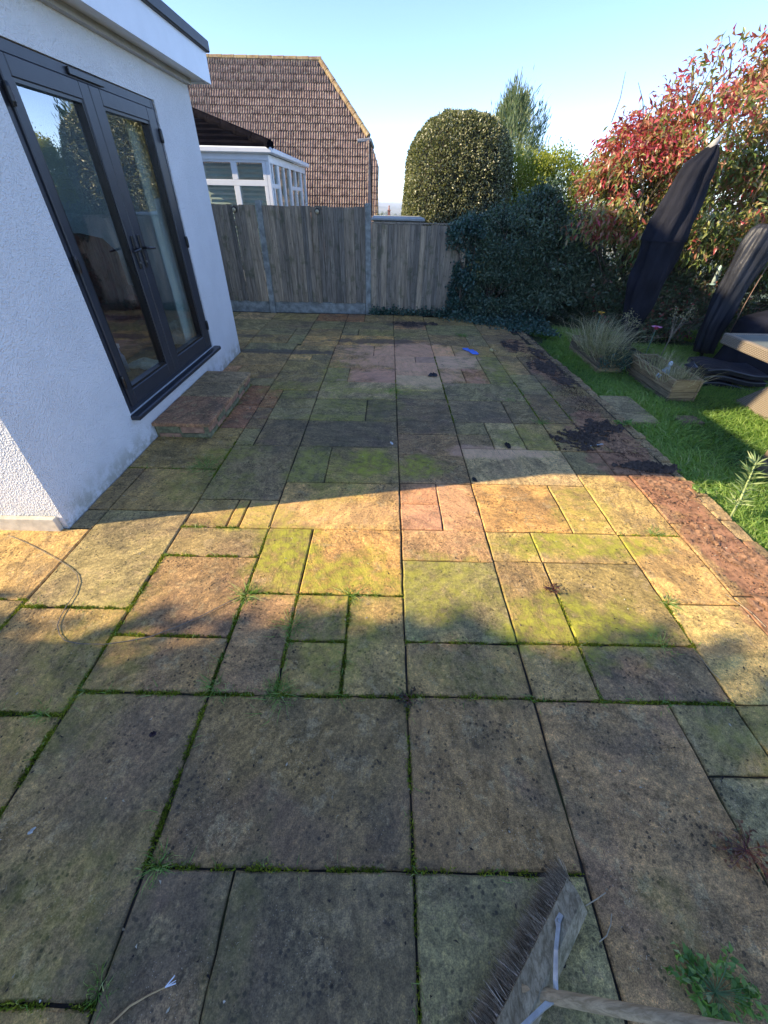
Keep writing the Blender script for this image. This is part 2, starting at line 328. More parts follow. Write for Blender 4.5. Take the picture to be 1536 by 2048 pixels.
def leaves(name, C, D, Ln, Wd, mt, rnd, fold=.25, curve=.25):
    """pointed leaves: base C, direction D; each is four faces folded on the midrib"""
    n = len(C); D = nz(D); up = rng.normal(size=(n, 3)); up[:, 2] += .8
    S = nz(np.cross(D, up)); U = np.cross(S, D)
    Ln = np.broadcast_to(Ln, n)[:, None]; Wd = np.broadcast_to(Wd, n)[:, None]
    b = C; t_ = C+D*Ln-U*Ln*curve; mid = C+D*Ln*.5+U*Ln*.04
    l = mid+S*Wd*.5+U*Wd*fold; r = mid-S*Wd*.5+U*Wd*fold
    V = np.stack([b, r, mid, l, t_], 1).reshape(-1, 3)
    i = np.arange(n)[:, None]*5
    F = np.concatenate([i+[0, 1, 2], i+[0, 2, 3], i+[2, 1, 4], i+[2, 4, 3]], 1).reshape(-1, 3)
    return npmesh(name, V, F, mt, np.repeat(rnd, 4))
def blades(name, C, D, Ln, Wd, mt, rnd, bend=.5):
    """grass blades: two-segment tapering ribbons that bend over"""
    n = len(C); D = nz(D); h = rng.normal(size=(n, 3)); h[:, 2] = 0; h = nz(h); S = nz(np.cross(D, h)+1e-6)
    Ln = np.broadcast_to(Ln, n)[:, None]; Wd = np.broadcast_to(Wd, n)[:, None]
    B = np.broadcast_to(bend, n)[:, None]
    mdl = C+D*Ln*.55+h*Ln*.12*B; tip = C+D*Ln*.92+h*Ln*.55*B; tip[:, 2] -= (Ln*.22*B)[:, 0]
    V = np.stack([C-S*Wd*.5, C+S*Wd*.5, mdl+S*Wd*.4, mdl-S*Wd*.4, tip], 1).reshape(-1, 3)
    i = np.arange(n)[:, None]*5
    F = np.concatenate([i+[0, 1, 2], i+[0, 2, 3], i+[3, 2, 4]], 1).reshape(-1, 3)
    return npmesh(name, V, F, mt, np.repeat(rnd, 3))
def crown_points(ells, n, seed, freq=2.0, thr=-.2, shell=.28):
    r = np.random.default_rng(seed); E = np.array(ells, float)
    a = E[:, 3]*E[:, 4]+E[:, 4]*E[:, 5]+E[:, 3]*E[:, 5]; k = r.choice(len(E), n*3, p=a/a.sum())
    d = nz(r.normal(size=(n*3, 3))); rad = 1-shell*np.abs(r.normal(size=(n*3, 1)))**1.0
    rad = np.clip(rad, .1, 1.08); P = E[k, :3]+d*E[k, 3:6]*rad
    keep = np.ones(len(P), bool)
    for e in E:                                     # drop points deep inside another lobe
        q = (P-e[:3])/e[3:6]; keep &= np.linalg.norm(q, axis=1) > .55
    keep &= fnoise(P, freq, seed) > thr
    P = P[keep][:n]; nrm = nz(d[keep][:n]/E[k[keep][:n], 3:6])
    return P, nrm
def cluster_leaves(name, ells, n, per, Ln, Wd, mt, seed, freq=2.0, thr=-.2, shell=.28, spread=.06, droop=0.0, out=.7, rbias=0.0, bump=.0, zmin=-.1, curve=.25, rndfn=None, ymin=None):
    P, nr = crown_points(ells, n, seed, freq, thr, shell)
    if bump: P = P+nr*(fnoise(P, freq*1.3, seed+5)*bump)[:, None]
    k = len(P); C = np.repeat(P, per, 0)+rng.normal(size=(k*per, 3))*spread
    D = np.repeat(nr, per, 0)*out+rng.normal(size=(k*per, 3))*.75; D[:, 2] -= droop
    rnd = np.clip(.45+fnoise(C, freq*.8, seed+9)*.2+rng.normal(size=len(C))*.2+rbias, 0, 1)
    if rndfn: rnd = rndfn(C, rnd)
    m_ = C[:, 2] > zmin
    if ymin is not None: m_ &= C[:, 1] > ymin
    C, D, rnd = C[m_], D[m_], rnd[m_]
    s = rng.uniform(.65, 1.15, len(C))
    return leaves(name, C, D, Ln*s, Wd*s, mt, rnd, curve=curve)
def branches(root, ells, n, seed, r0=.05, depth=3):
    r = random.Random(seed); mb = MB(); root = Vector(root)
    for i in range(n):
        e = ells[r.randrange(len(ells))]
        a = r.uniform(0, 6.28); u = r.uniform(-.3, 1)
        tgt = Vector((e[0]+e[3]*.85*math.cos(a)*(1-u*u*.5), e[1]+e[4]*.85*math.sin(a)*(1-u*u*.5), e[2]+e[5]*.85*u))
        st = root+Vector((r.uniform(-.1, .1), r.uniform(-.1, .1), 0))
        mid = st.lerp(tgt, .45)+Vector((r.uniform(-.15, .15), r.uniform(-.15, .15), r.uniform(-.1, .25)))
        q = [st, st.lerp(mid, .5)+Vector((0, 0, .08)), mid, mid.lerp(tgt, .5)+Vector((r.uniform(-.08, .08), 0, .05)), tgt]
        rr = r0*r.uniform(.5, 1); mb.tube(q, [rr, rr*.8, rr*.6, rr*.38, rr*.12], 6)
        for j in range(depth):
            f = r.uniform(.35, .9); b0 = mid.lerp(tgt, f)
            b1 = b0+Vector((r.uniform(-.4, .4), r.uniform(-.4, .4), r.uniform(.05, .45)))
            mb.tube([b0, b0.lerp(b1, .5)+Vector((0, 0, .03)), b1], [rr*.3, rr*.2, rr*.08], 5)
    return mb

# ================================================================== SETTING
# ground: garden level is about 0.1 m under the paving, then falls away behind the fence to a far plain
def ground():
    xs = np.concatenate([-np.geomspace(4000, 12, 24), np.linspace(-10, 12, 45), np.geomspace(14, 4000, 24)])
    ys = np.concatenate([-np.geomspace(600, 8, 10), np.linspace(-6, 16, 45), np.geomspace(17, 6500, 40)])
    X, Y = np.meshgrid(xs, ys); Z = np.full(X.shape, -.13)
    far = np.clip((Y-11)/60, 0, 1); Z -= 9*far**1.2
    Z -= 14*np.clip((Y-70)/600, 0, 1)
    P = np.stack([X.ravel(), Y.ravel(), X.ravel()*0], 1)
    Z += (fnoise(P*.004, 1.0, 3).reshape(Z.shape)*9)*np.clip((Y-300)/900, 0, 1)
    V = np.stack([X, Y, Z], -1).reshape(-1, 3); nx = len(xs); a = (np.arange(len(ys)-1)[:, None]*nx+np.arange(nx-1)).ravel()[:, None]
    F = a+np.array([0, 1, nx+1, nx])
    M, t, b = mat('ground_turf'); P_ = POS(t)
    c = MIX(t, RNG(t, NOISE(t, P_, 14, 6, .7), .35, .65), (.04, .07, .02), (.09, .12, .035))
    c = MIX(t, RNG(t, NOISE(t, P_, 90, 3, .7), .4, .7, 0, .5), c, (.03, .022, .014))
    fld = NOISE(t, P_, .012, 3, .6)
    yy = N(t, 'ShaderNodeSeparateXYZ'); t.links.new(P_, yy.inputs[0])
    c = MIX(t, RNG(t, yy.outputs[1], 40, 160), c, MIX(t, RNG(t, fld, .4, .6), (.06, .08, .035), (.16, .15, .08)))
    t.links.new(c, b.inputs['Base Color']); b.inputs['Roughness'].default_value = 1
    return link('ground', npmesh('ground', V, F, M, smooth=True), kind='structure')
ground()

# paving bed, then every slab
PATIO = link('patio', None); PATIO['kind'] = 'structure'
def m_bed():
    M, t, b = mat('joint_sand_and_moss'); P = POS(t)
    c = MIX(t, RNG(t, NOISE(t, P, 30, 5, .7), .35, .65), (.018, .014, .010), (.045, .034, .022))
    c = MIX(t, RNG(t, NOISE(t, P, 3.2, 5, .65), .5, .62, 0, .45), c, MIX(t, NOISE(t, P, 70, 3), (.03, .045, .006), (.11, .13, .012)))
    t.links.new(c, b.inputs['Base Color']); b.inputs['Roughness'].default_value = 1
    BUMP(t, b, NOISE(t, P, 110, 4, .7), .8, .006); return M
bed = MB(); bed.prism([(-7, -1.6), (2.5, -1.6), (2.5, 7.6), (2.3, 8.2), (1.2, 8.72), (-7, 8.72)], -.12, -.013)
part('paving_bed', bed, m_bed(), PATIO)
PAL = dict(O=(.205, .165, .095), G=(.145, .145, .105), B=(.135, .105, .078), P=(.29, .18, .135), R=(.20, .095, .075), Y=(.36, .28, .15), T=(.37, .23, .12),
           V=(.115, .088, .08), K=(.12, .105, .088), S=(.30, .26, .2), N=(.19, .14, .10), W=(.11, .095, .088))
W_, b_, c_, c2, d_, e_, f_, g_, h_, i_, j_, k_, l_, m_, n_ = -2.15, -1.995, -1.39, -1.215, -.785, -.48, -.18, .13, .425, .715, 1.03, 1.335, 1.64, 2.08, 2.47
SL = [ # x0 x1 y0 y1 tone
 (-2.65, b_, .80, 1.42, 'O'), (-2.65, b_, 1.42, 2.035, 'Y'), (-3.3, -2.65, 1.1, 2.035, 'O'), (-3.3, -2.65, .2, 1.1, 'B'), (-2.65, b_, .2, .8, 'G'), (-2.65, b_, -.6, .2, 'B'), (-4.2, -3.3, .9, 2.035, 'B'), (-4.2, -3.3, -.6, .9, 'O'), (-3.3, -2.65, -.6, .2, 'O'),
 (b_, c_, .195, .80, 'N'), (b_, c_, -.6, .195, 'B'), (b_, c_, .80, 1.375, 'O'), (b_, c_, 1.375, 2.25, 'G'), (W_, b_, 2.04, 2.25, 'G'), (W_, b_, 2.25, 2.815, 'O'), (b_, c_, 2.25, 2.815, 'O'),
 (W_, c_, 2.815, 3.37, 'O'), (-1.68, c_, 3.37, 3.58, 'O'), (-1.68, c_, 3.58, 4.14, 'R'), (-1.68, c_, 4.14, 4.72, 'R'), (W_, -1.68, 3.37, 4.72, 'G'), (W_, c_, 4.72, 4.98, 'G'), (W_, -1.95, 4.98, 5.44, 'P'), (-1.95, c_, 4.98, 5.44, 'O'), (W_, c_, 5.44, 6.04, 'O'), (-2.9, W_, 6.05, 6.53, 'O'), (W_, c_, 6.04, 6.53, 'G'),
 (-2.9, -2.17, 6.53, 7.3, 'O'), (-2.17, -1.57, 6.53, 7.0, 'O'), (-1.57, -1.33, 6.53, 7.0, 'G'), (-2.17, -1.57, 7.0, 7.45, 'G'), (-1.57, -1.33, 7.0, 7.45, 'G'), (-2.17, -1.33, 7.45, 8.0, 'G'), (-2.17, -1.33, 8.0, 8.6, 'O'), (-2.9, -2.17, 7.3, 8.05, 'G'), (-2.9, -2.17, 8.05, 8.6, 'S'), (-3.8, -2.9, 6.05, 7.3, 'O'), (-3.8, -2.9, 7.3, 8.6, 'G'),
 (c_, d_, -.6, .005, 'O'), (c_, d_, .005, .905, 'N'), (c_, d_, .905, 1.205, 'N'), (c_, d_, 1.205, 1.795, 'B'), (c_, d_, 1.795, 2.075, 'G'), (c_, -1.085, 2.075, 2.40, 'O'), (-1.085, -1.0, 2.075, 2.40, 'T'), (-1.0, d_, 2.075, 2.40, 'Y'),
 (c_, d_, 2.40, 3.24, 'K'), (c_, c2, 3.24, 3.58, 'G'), (c_, c2, 3.58, 3.80, 'B'), (c2, d_, 3.24, 3.80, 'K'), (c_, c2, 3.80, 4.09, 'B'), (c2, d_, 3.80, 4.09, 'G'), (c_, c2, 4.09, 4.35, 'R'), (c2, d_, 4.09, 4.35, 'G'), (c_, c2, 4.35, 4.60, 'R'), (c2, d_, 4.35, 4.60, 'G'),
 (c_, d_, 4.60, 5.17, 'O'), (c_, d_, 5.17, 5.715, 'O'), (c_, -1.07, 5.715, 5.97, 'Y'), (-1.07, d_, 5.715, 5.97, 'G'), (c_, d_, 5.97, 6.42, 'O'), (-1.33, -.76, 6.42, 6.98, 'T'), (-1.33, -.76, 6.98, 7.45, 'O'), (-1.33, -.76, 7.45, 8.0, 'G'), (-1.33, -.76, 8.0, 8.6, 'R'),
 (d_, e_, -.6, .30, 'W'), (e_, g_, -.6, .30, 'W'), (d_, g_, .30, .905, 'B'), (d_, e_, .905, 1.50, 'N'), (e_, f_, .905, 1.19, 'O'), (e_, f_, 1.19, 1.50, 'N'), (f_, g_, .905, 1.50, 'O'), (d_, e_, 1.50, 2.08, 'O'), (e_, g_, 1.50, 2.08, 'T'), (d_, g_, 2.08, 2.65, 'Y'),
 (d_, e_, 2.65, 3.24, 'G'), (e_, g_, 2.65, 3.24, 'O'), (d_, g_, 3.24, 3.80, 'K'), (d_, -.2, 3.80, 4.36, 'G'), (-.2, g_, 3.80, 4.36, 'K'), (d_, g_, 4.36, 4.90, 'S'), (d_, e_, 4.90, 5.42, 'G'), (e_, g_, 4.90, 5.42, 'P'), (d_, g_, 5.42, 5.97, 'P'), (d_, f_, 5.97, 6.50, 'P'), (f_, g_, 5.97, 6.50, 'P'),
 (-.76, g_, 6.50, 7.06, 'T'), (-.76, e_, 7.06, 7.48, 'G'), (e_, g_, 7.06, 7.48, 'O'), (-.76, g_, 7.48, 8.0, 'G'), (-.76, -.42, 8.0, 8.6, 'R'), (-.42, g_, 8.0, 8.6, 'O'),
 (g_, i_, -.6, .30, 'G'), (g_, i_, .30, .91, 'N'), (g_, i_, .91, 1.20, 'N'), (g_, i_, 1.20, 1.79, 'G'), (g_, i_, 1.79, 2.09, 'P'), (g_, h_, 2.09, 2.39, 'P'), (g_, h_, 2.39, 2.67, 'P'), (h_, i_, 2.09, 2.67, 'P'), (g_, i_, 2.67, 3.12, 'N'), (g_, i_, 3.12, 3.53, 'N'), (g_, i_, 3.53, 4.40, 'K'), (g_, i_, 4.40, 4.66, 'G'),
 (g_, i_, 4.66, 5.18, 'S'), (g_, i_, 5.18, 5.71, 'P'), (g_, h_, 5.71, 5.98, 'P'), (h_, i_, 5.71, 5.98, 'V'), (g_, i_, 5.98, 6.86, 'P'), (g_, i_, 6.86, 7.56, 'G'), (g_, i_, 7.56, 8.1, 'P'), (g_, i_, 8.1, 8.6, 'O'),
 (i_, k_, -.6, .90, 'N'), (k_, 1.95, -.6, .605, 'G'), (k_, l_, .605, .90, 'G'), (l_, m_, .605, .90, 'O'), (1.95, n_, -.6, .605, 'O'), (m_, n_, .605, .90, 'N'), (i_, j_, .90, 1.20, 'N'), (j_, l_, .90, 1.20, 'V'), (i_, j_, 1.20, 1.80, 'O'), (j_, l_, 1.20, 1.80, 'O'), (i_, j_, 1.80, 2.09, 'Y'), (j_, l_, 1.80, 2.09, 'Y'), (i_, k_, 2.09, 2.68, 'T'), (k_, l_, 2.09, 2.68, 'Y'),
 (i_, l_, 2.68, 3.26, 'S'), (i_, j_, 3.26, 3.54, 'V'), (i_, j_, 3.54, 3.81, 'G'), (j_, k_, 3.26, 3.81, 'S'), (k_, l_, 3.26, 3.81, 'O'), (i_, k_, 3.81, 4.39, 'K'), (k_, l_, 3.81, 4.39, 'K'), (i_, l_, 4.39, 4.94, 'G'), (i_, j_, 4.94, 5.48, 'P'), (j_, k_, 4.94, 5.48, 'R'), (k_, l_, 4.94, 5.48, 'G'), (i_, k_, 5.48, 6.04, 'S'), (k_, l_, 5.48, 6.04, 'G'), (i_, j_, 6.04, 6.60, 'T'), (j_, l_, 6.04, 6.60, 'O'),
 (i_, k_, 6.60, 7.2, 'N'), (k_, l_, 6.60, 7.2, 'G'), (i_, l_, 7.2, 7.9, 'G'), (i_, l_, 7.9, 8.5, 'O'),
 (l_, m_, .90, 1.48, 'Y'), (l_, m_, 1.48, 2.08, 'Y'), (m_, n_, .90, 1.55, 'N'), (m_, n_, 1.55, 2.22, 'N'), (l_, m_, 2.08, 2.86, 'Y'), (m_, n_, 2.22, 2.86, 'N'), (l_, 1.98, 2.86, 3.24, 'G'), (1.98, n_, 2.86, 3.24, 'N'), (l_, 1.98, 3.24, 3.82, 'O'), (1.98, n_, 3.24, 4.0, 'N'),
 (l_, 1.98, 3.82, 4.6, 'B'), (1.98, n_, 4.0, 4.6, 'B'), (l_, 1.98, 4.6, 5.3, 'G'), (1.98, n_, 4.6, 5.3, 'B'), (l_, 1.95, 5.3, 6.1, 'O'), (1.95, 2.4, 5.3, 6.1, 'V'), (l_, 2.38, 6.1, 6.7, 'O'), (l_, 2.3, 6.7, 7.3, 'V'), (l_, 2.2, 7.3, 8.0, 'B')]
def outline(x0, x1, y0, y1, amp, step=.075):
    pts = []
    def side(ax, ay, bx, by):
        L = math.hypot(bx-ax, by-ay); k = max(2, int(L/step)); nx, ny = (by-ay)/L, -(bx-ax)/L
        w1, w2, p1, p2 = random.uniform(4, 9), random.uniform(14, 25), random.uniform(0, 6), random.uniform(0, 6)
        for q in range(k):
            s = q/k; o = (math.sin(s*L*w1+p1)*.45+math.sin(s*L*w2+p2)*.3+random.uniform(-.4, .4))*amp
            if q == 0: o = -amp*.3
            pts.append((ax+(bx-ax)*s+nx*o, ay+(by-ay)*s+ny*o))
    side(x0, y0, x1, y0); side(x1, y0, x1, y1); side(x1, y1, x0, y1); side(x0, y1, x0, y0)
    return pts
def slab_mesh(name, x0, x1, y0, y1, thick, amp=.0036, bev=.007, step=.075):
    cx, cy_ = (x0+x1)/2, (y0+y1)/2; pts = outline(x0-cx, x1-cx, y0-cy_, y1-cy_, amp, step); n = len(pts)
    sx, sy_ = 1-2*bev/(x1-x0), 1-2*bev/(y1-y0)
    mb = MB(); vs = [(x, y, -thick) for x, y in pts]+[(x, y, -bev*random.uniform(.6, 1.2)) for x, y in pts]+[(x*sx, y*sy_, random.uniform(-.0008, .0006)) for x, y in pts]
    fs = [(i, (i+1) % n, n+(i+1) % n, n+i) for i in range(n)]+[(n+i, n+(i+1) % n, 2*n+(i+1) % n, 2*n+i) for i in range(n)]+[tuple(range(2*n, 3*n))]
    mb.add(vs, fs); return mb.mesh(name, STONE)
for (x0, x1, y0, y1, tn) in SL:
    gp = random.uniform(.003, .0058); gq = random.uniform(.003, .0058)
    c = PAL[tn]; c = tuple(a*.68+b*.32 for a, b in zip(c, (.19, .16, .115))); v = 1.12*random.uniform(.9, 1.1); c = tuple(min(.62, q*v*w_*random.uniform(.95, 1.05)) for q, w_ in zip(c, (1.62, 1.50, 1.02)))
    o = link('slab', slab_mesh('slab', x0+gp, x1-gq, y0+gq, y1-gp, .03, step=.06 if y0 < 2.5 else .12), PATIO,
             ((x0+x1)/2, (y0+y1)/2, random.uniform(-.003, .003)), (random.uniform(-.004, .004), random.uniform(-.004, .004), 0), c)
# kerb stones along the lawn
y = -.6; 
while y < 7.4:
    L = random.uniform(.09, .24); x0 = 2.478+random.uniform(-.01, .01)-max(0, y-4.6)*.055
    wd = random.uniform(.085, .13)
    me = slab_mesh('kerb_stone', x0, x0+wd, y+.006, y+L-.004, .15, .007, .012, .035)
    v = random.uniform(.8, 1.2); base = (.34, .27, .15) if y < 4.5 else (.25, .2, .12)
    link('kerb_stone', me, PATIO, (x0+wd/2, y+L/2+.001, random.uniform(-.012, .006)), (random.uniform(-.06, .06), random.uniform(-.08, .03), random.uniform(-.06, .06)), tuple(q*v for q in base))
    y += L
sp = slab_mesh('slab', 2.62, 3.0, 4.05, 4.78, .06, .004)
o = link('stepping_slab', sp, None, (2.83, 4.40, -.055), (0, 0, .0), (.34, .30, .18)); tag(o, 'large square olive stone slab lying in the grass against the patio edge', 'paving slab')
sp = slab_mesh('slab', 3.3, 3.56, 4.1, 4.3, .05, .004)
o = link('stepping_slab', sp, None, (3.44, 4.2, -.085), (0, 0, .05), (.18, .16, .10)); tag(o, 'small dark stone almost sunk in the lawn below the front planter', 'paving slab')

# ------------------------------------------------------------------ house extension
H = thing('house_extension', 'white roughcast flat-roofed house extension with dark grey French doors', 'house')
XW = -2.15
DY0, DY1, DZ0, DZ1 = 3.12, 5.11, .33, 2.47
mb = MB()
t_ = .105                                            # wall thickness
mb.box(XW-t_, XW, 2.04, DY0, -.1, 2.76); mb.box(XW-t_, XW, DY1, 6.04, -.1, 2.76)
mb.box(XW-t_, XW, DY0, DY1, -.1, DZ0-.001); mb.box(XW-t_, XW, DY0, DY1, DZ1+.001, 2.76)
part('wall', mb, RENDER, H)
part('wall', MB().box(-6.5, XW-t_-.001, 2.04, 2.34, -.1, 2.76), RENDER, H)
part('wall', MB().box(-6.5, XW-t_-.001, 5.74, 6.04, -.1, 2.76), RENDER, H)
INNER = simple('interior_plaster', (.62, .66, .60), .9, .1, 3)
CARPET = simple('interior_floor', (.10, .045, .03), .6, .4, 12)
part('room_floor', MB().box(-6.5, XW-t_-.002, 2.345, 5.735, .2, .32), CARPET, H)
part('room_wall', MB().box(-6.5, -6.4, 2.345, 5.735, .32, 2.75), INNER, H)
part('ceiling', MB().box(-6.5, -5.9, 2.345, 5.735, 2.6, 2.75).box(-2.9, XW-t_-.002, 2.345, 5.735, 2.6, 2.75).box(-5.899, -2.901, 2.345, 2.6, 2.6, 2.75).box(-5.899, -2.901, 5.5, 5.735, 2.6, 2.75), INNER, H)
part('plinth', MB().box(-6.5, XW-.03, 2.0, 2.037, -.1, .10, .004), simple('cream_plinth', (.6, .54, .42), .9, .2, 10, .3), H)
part('roof', MB().box(-6.5, -5.9, 1.77, 6.12, 2.78, 3.0).box(-2.9, -1.95, 1.77, 6.12, 2.78, 3.0).box(-5.899, -2.901, 1.77, 2.6, 2.78, 3.0).box(-5.899, -2.901, 5.5, 6.12, 2.78, 3.0), BLACKTRIM, H)
part('added_skylight', MB().box(-5.92, -2.88, 2.58, 5.52, 3.002, 3.012), m_glass('added_skylight_glass', 1.5), H)  # unseen pane and roof opening, added to let daylight brighten the room
part('soffit', MB().box(-2.26, -1.955, 1.765, 6.125, 2.755, 2.778).box(-6.5, -2.261, 1.765, 2.35, 2.755, 2.778), WHITEPVC, H)
mb = MB().box(-1.95, -1.93, 1.74, 6.15, 2.735, 2.965).box(-6.5, -1.951, 1.74, 1.76, 2.735, 2.965).box(-6.5, -1.951, 6.13, 6.15, 2.735, 2.965)
part('fascia', mb, WHITEPVC, H)
part('soffit_trim', MB().box(-2.149, -2.10, 2.05, 6.03, 2.71, 2.753), simple('grey_trim', (.42, .42, .41), .5, .1, 5), H)
mb = MB().box(-2.0, -1.895, 1.70, 6.19, 2.967, 3.055, .008).box(-6.5, -2.001, 1.70, 1.80, 2.967, 3.055).box(-6.5, -2.001, 6.09, 6.19, 2.967, 3.055)
part('roof_edge_trim', mb, BLACKTRIM, H)
# french doors
fr = MB(); xf0, xf1 = XW-.09, XW-.012
fr.box(xf0, xf1, DY0+.002, DY0+.062, DZ0, DZ1, .004).box(xf0, xf1, DY1-.062, DY1-.002, DZ0, DZ1, .004).box(xf0, xf1, DY0+.063, DY1-.063, DZ1-.062, DZ1-.001, .004).box(xf0, xf1, DY0+.063, DY1-.063, DZ0, DZ0+.045, .004)
F = part('door_frame', fr, ANTH, H)
part('sill', MB().box(XW-.1, XW+.075, DY0-.015, DY1+.06, DZ0-.045, DZ0-.002, .008), ANTH, F)
part('trickle_vent', MB().box(XW-.012, XW+.008, 3.86, 4.27, DZ1-.05, DZ1-.012, .004), BLACKMETAL, F)
DOORGLASSZ = (.50, 2.31)
def leaf_door(y0, y1, gy0, gy1):
    z0, z1 = DZ0+.047, DZ1-.064; xa, xb = XW-.078, XW+.004
    mb = MB(); g0, g1 = DOORGLASSZ
    mb.box(xa, xb, y0, gy0, z0, z1, .006).box(xa, xb, gy1, y1, z0, z1, .006).box(xa, xb, gy0+.0005, gy1-.0005, z0, g0, .006).box(xa, xb, gy0+.0005, gy1-.0005, g1, z1, .006)
    D = part('door', mb, ANTH, H)
    bd = MB(); q = .018
    bd.box(xa+.02, xb-.008, gy0-.002, gy0+q, g0, g1).box(xa+.02, xb-.008, gy1-q, gy1+.002, g0, g1).box(xa+.02, xb-.008, gy0+q, gy1-q, g0-.002, g0+q).box(xa+.02, xb-.008, gy0+q, gy1-q, g1-q, g1+.002)
    part('glazing_bead', bd, BLACKMETAL, D)
    part('pane', MB().box(xa+.035, xa+.041, gy0+.012, gy1-.012, g0+.012, g1-.012), GLASS, D)
    return D
D1 = leaf_door(DY0+.065, 4.045, 3.265, 3.93); D2 = leaf_door(4.05, DY1-.065, 4.18, 4.90)
def handle(D, y, dirn):
    mb = MB(); mb.box(XW+.004, XW+.016, y-.016, y+.016, 1.29, 1.53, .005)
    mb.tube([(XW+.016, y, 1.435), (XW+.055, y, 1.435), (XW+.062, y+dirn*.02, 1.433), (XW+.062, y+dirn*.13, 1.425)], [.010, .010, .010, .008], 8)
    part('handle', mb, BLACKMETAL, D, smooth=False)
    part('lock_cylinder', MB().tube([(XW+.016, y, 1.335), (XW+.022, y, 1.335)], .009, 8), simple('steel_lock', (.5, .5, .5), .3, .1, metal=1), D)
handle(D1, 3.99, -1); handle(D2, 4.10, 1)
for D, y in ((D1, DY0+.055), (D2, DY1-.055)):
    for z in (2.23, 1.41, .59):
        part('hinge', MB().tube([(XW+.012, y, z-.05), (XW+.012, y, z-.03), (XW+.012, y, z+.03), (XW+.012, y, z+.05)], [.013, .017, .017, .013], 10), BLACKMETAL, D)
# things in the room
def armchair():
    A = thing('armchair', 'dark red leather armchair with scrolled back seen through the left door pane', 'armchair', (-3.35, 4.95, .32), .5)
    L = simple('red_leather', (.19, .035, .025), .35, .3, 14, .2)
    part('seat', MB().box(-.36, .36, -.36, .36, .1, .44, .05), L, A)
    mb = MB(); 
    pts = [(-.42, .95), (-.3, 1.1), (-.1, 1.13), (.12, 1.13), (.32, 1.08), (.42, .95), (.42, .1), (-.42, .1)]
    n = len(pts); vs = [(x, .34, z) for x, z in pts]+[(x, .52, z-.02) for x, z in pts]
    mb.add(vs, [tuple(range(n)), tuple(range(n, 2*n))[::-1]]+[(i, (i+1) % n, n+(i+1) % n, n+i)[::-1] for i in range(n)]); part('backrest', mb, L, A)
    for s in (-1, 1): part('armrest', MB().box(s*.43-.075, s*.43+.075, -.38, .34, .1, .62, .05), L, A)
    for sx_ in (-1, 1):
        for sy_ in (-1, 1): part('leg', MB().box(sx_*.34-.025, sx_*.34+.025, sy_*.34-.025, sy_*.34+.025, 0, .1), BARK, A)
armchair()
def wavecloth(name, lab, cat, x0, y0, y1, z0, z1, col):
    mb = MB(); n = 40; vs = []; 
    for k in range(n+1):
        yy = y0+(y1-y0)*k/n; xx = x0+.03*math.sin(k*1.15)+.01*math.sin(k*2.9)
        vs += [(xx, yy, z0), (xx+.01*math.sin(k*.7), yy, z1)]
    mb.add(vs, [(2*k, 2*k+2, 2*k+3, 2*k+1) for k in range(n)])
    me = mb.mesh(name, simple(name, col, .9, .06, 3), True); o = link(name, me); tag(o, lab, cat); return o
wavecloth('curtain', 'long pale curtain hanging inside the right door pane', 'curtain', -2.32, 4.8, 5.25, .36, 2.55, (.85, .87, .85))
def heap(name, lab, cat, c, r, h, col, seed, mt=None):
    mb = MB(); n, k = 24, 8; vs = []; rr = random.Random(seed)
    ph = [rr.uniform(0, 6) for _ in range(5)]
    for i in range(k+1):
        for j in range(n):
            a = 2*math.pi*j/n; q = i/k; rad = r*(1-q**1.8)*(1+.18*math.sin(3*a+ph[0])+.12*math.sin(7*a+ph[1]+q*5))
            vs.append((rad*math.cos(a), rad*math.sin(a)*.8, h*q*(1+.25*math.sin(4*a+ph[2]+q*4))))
    fs = [(i*n+j, i*n+(j+1) % n, (i+1)*n+(j+1) % n, (i+1)*n+j) for i in range(k) for j in range(n)]
    mb.add(vs, fs); o = link(name, mb.mesh(name, mt or simple(name, col, .9, .35, 9, .3), True), None, c); return tag(o, lab, cat)
heap('blanket', 'crumpled grey and white blanket heaped on the floor behind the right door pane', 'blanket', (-2.68, 5.38, .32), .25, .2, (.75, .74, .7), 3)
heap('cloth', 'crumpled pale cloth on the floor behind the foot of the left door pane', 'cloth', (-2.64, 4.4, .32), .17, .07, (.6, .6, .54), 5)
o = thing('spray_bottle', 'pale blue trigger spray bottle on the floor inside the left door pane', 'bottle', (-2.76, 4.2, .32))
bl = simple('blue_plastic', (.25, .4, .65), .4, .05)
part('bottle_body', MB().tube([(0, 0, 0), (0, 0, .15), (0, 0, .19), (0, 0, .24)], [.045, .04, .018, .016], 12), bl, o, True)
part('trigger', MB().box(-.05, .03, -.012, .012, .24, .28, .005), WHITEPVC, o)

# brick door step
S = thing('door_step', 'mossy brick doorstep with worn red and olive slab top below the French doors', 'step', (-2.15, 3.36, 0))
BRK = simple('old_brick', (.36, .2, .12), .9, .35, 16, .5); MORT = simple('step_mortar', (.2, .19, .10), .95, .4, 20, .6)
part('core', MB().box(.002, .50, .012, 1.375, -.02, .117), MORT, S)
for k in range(6):
    v = random.uniform(.6, 1.3)
    part('brick', MB().box(.46, .512+random.uniform(-.004, .004), .02+k*.228, .02+k*.228+.213, .045, .113, .005), [BRK, MORT, BRK][k % 3], S)
    part('brick', MB().box(.46, .512+random.uniform(-.004, .004), .0+k*.228, .0+k*.228+.213, -.025, .037, .005), [MORT, BRK, MORT][k % 3], S)
for k in range(2):
    part('brick', MB().box(.02+k*.228, .02+k*.228+.213, -.003, .05, .045, .113, .005), [MORT, BRK][k], S)
    part('brick', MB().box(.03+k*.228, .03+k*.228+.2, -.003, .05, -.025, .037, .005), [BRK, MORT][k], S)
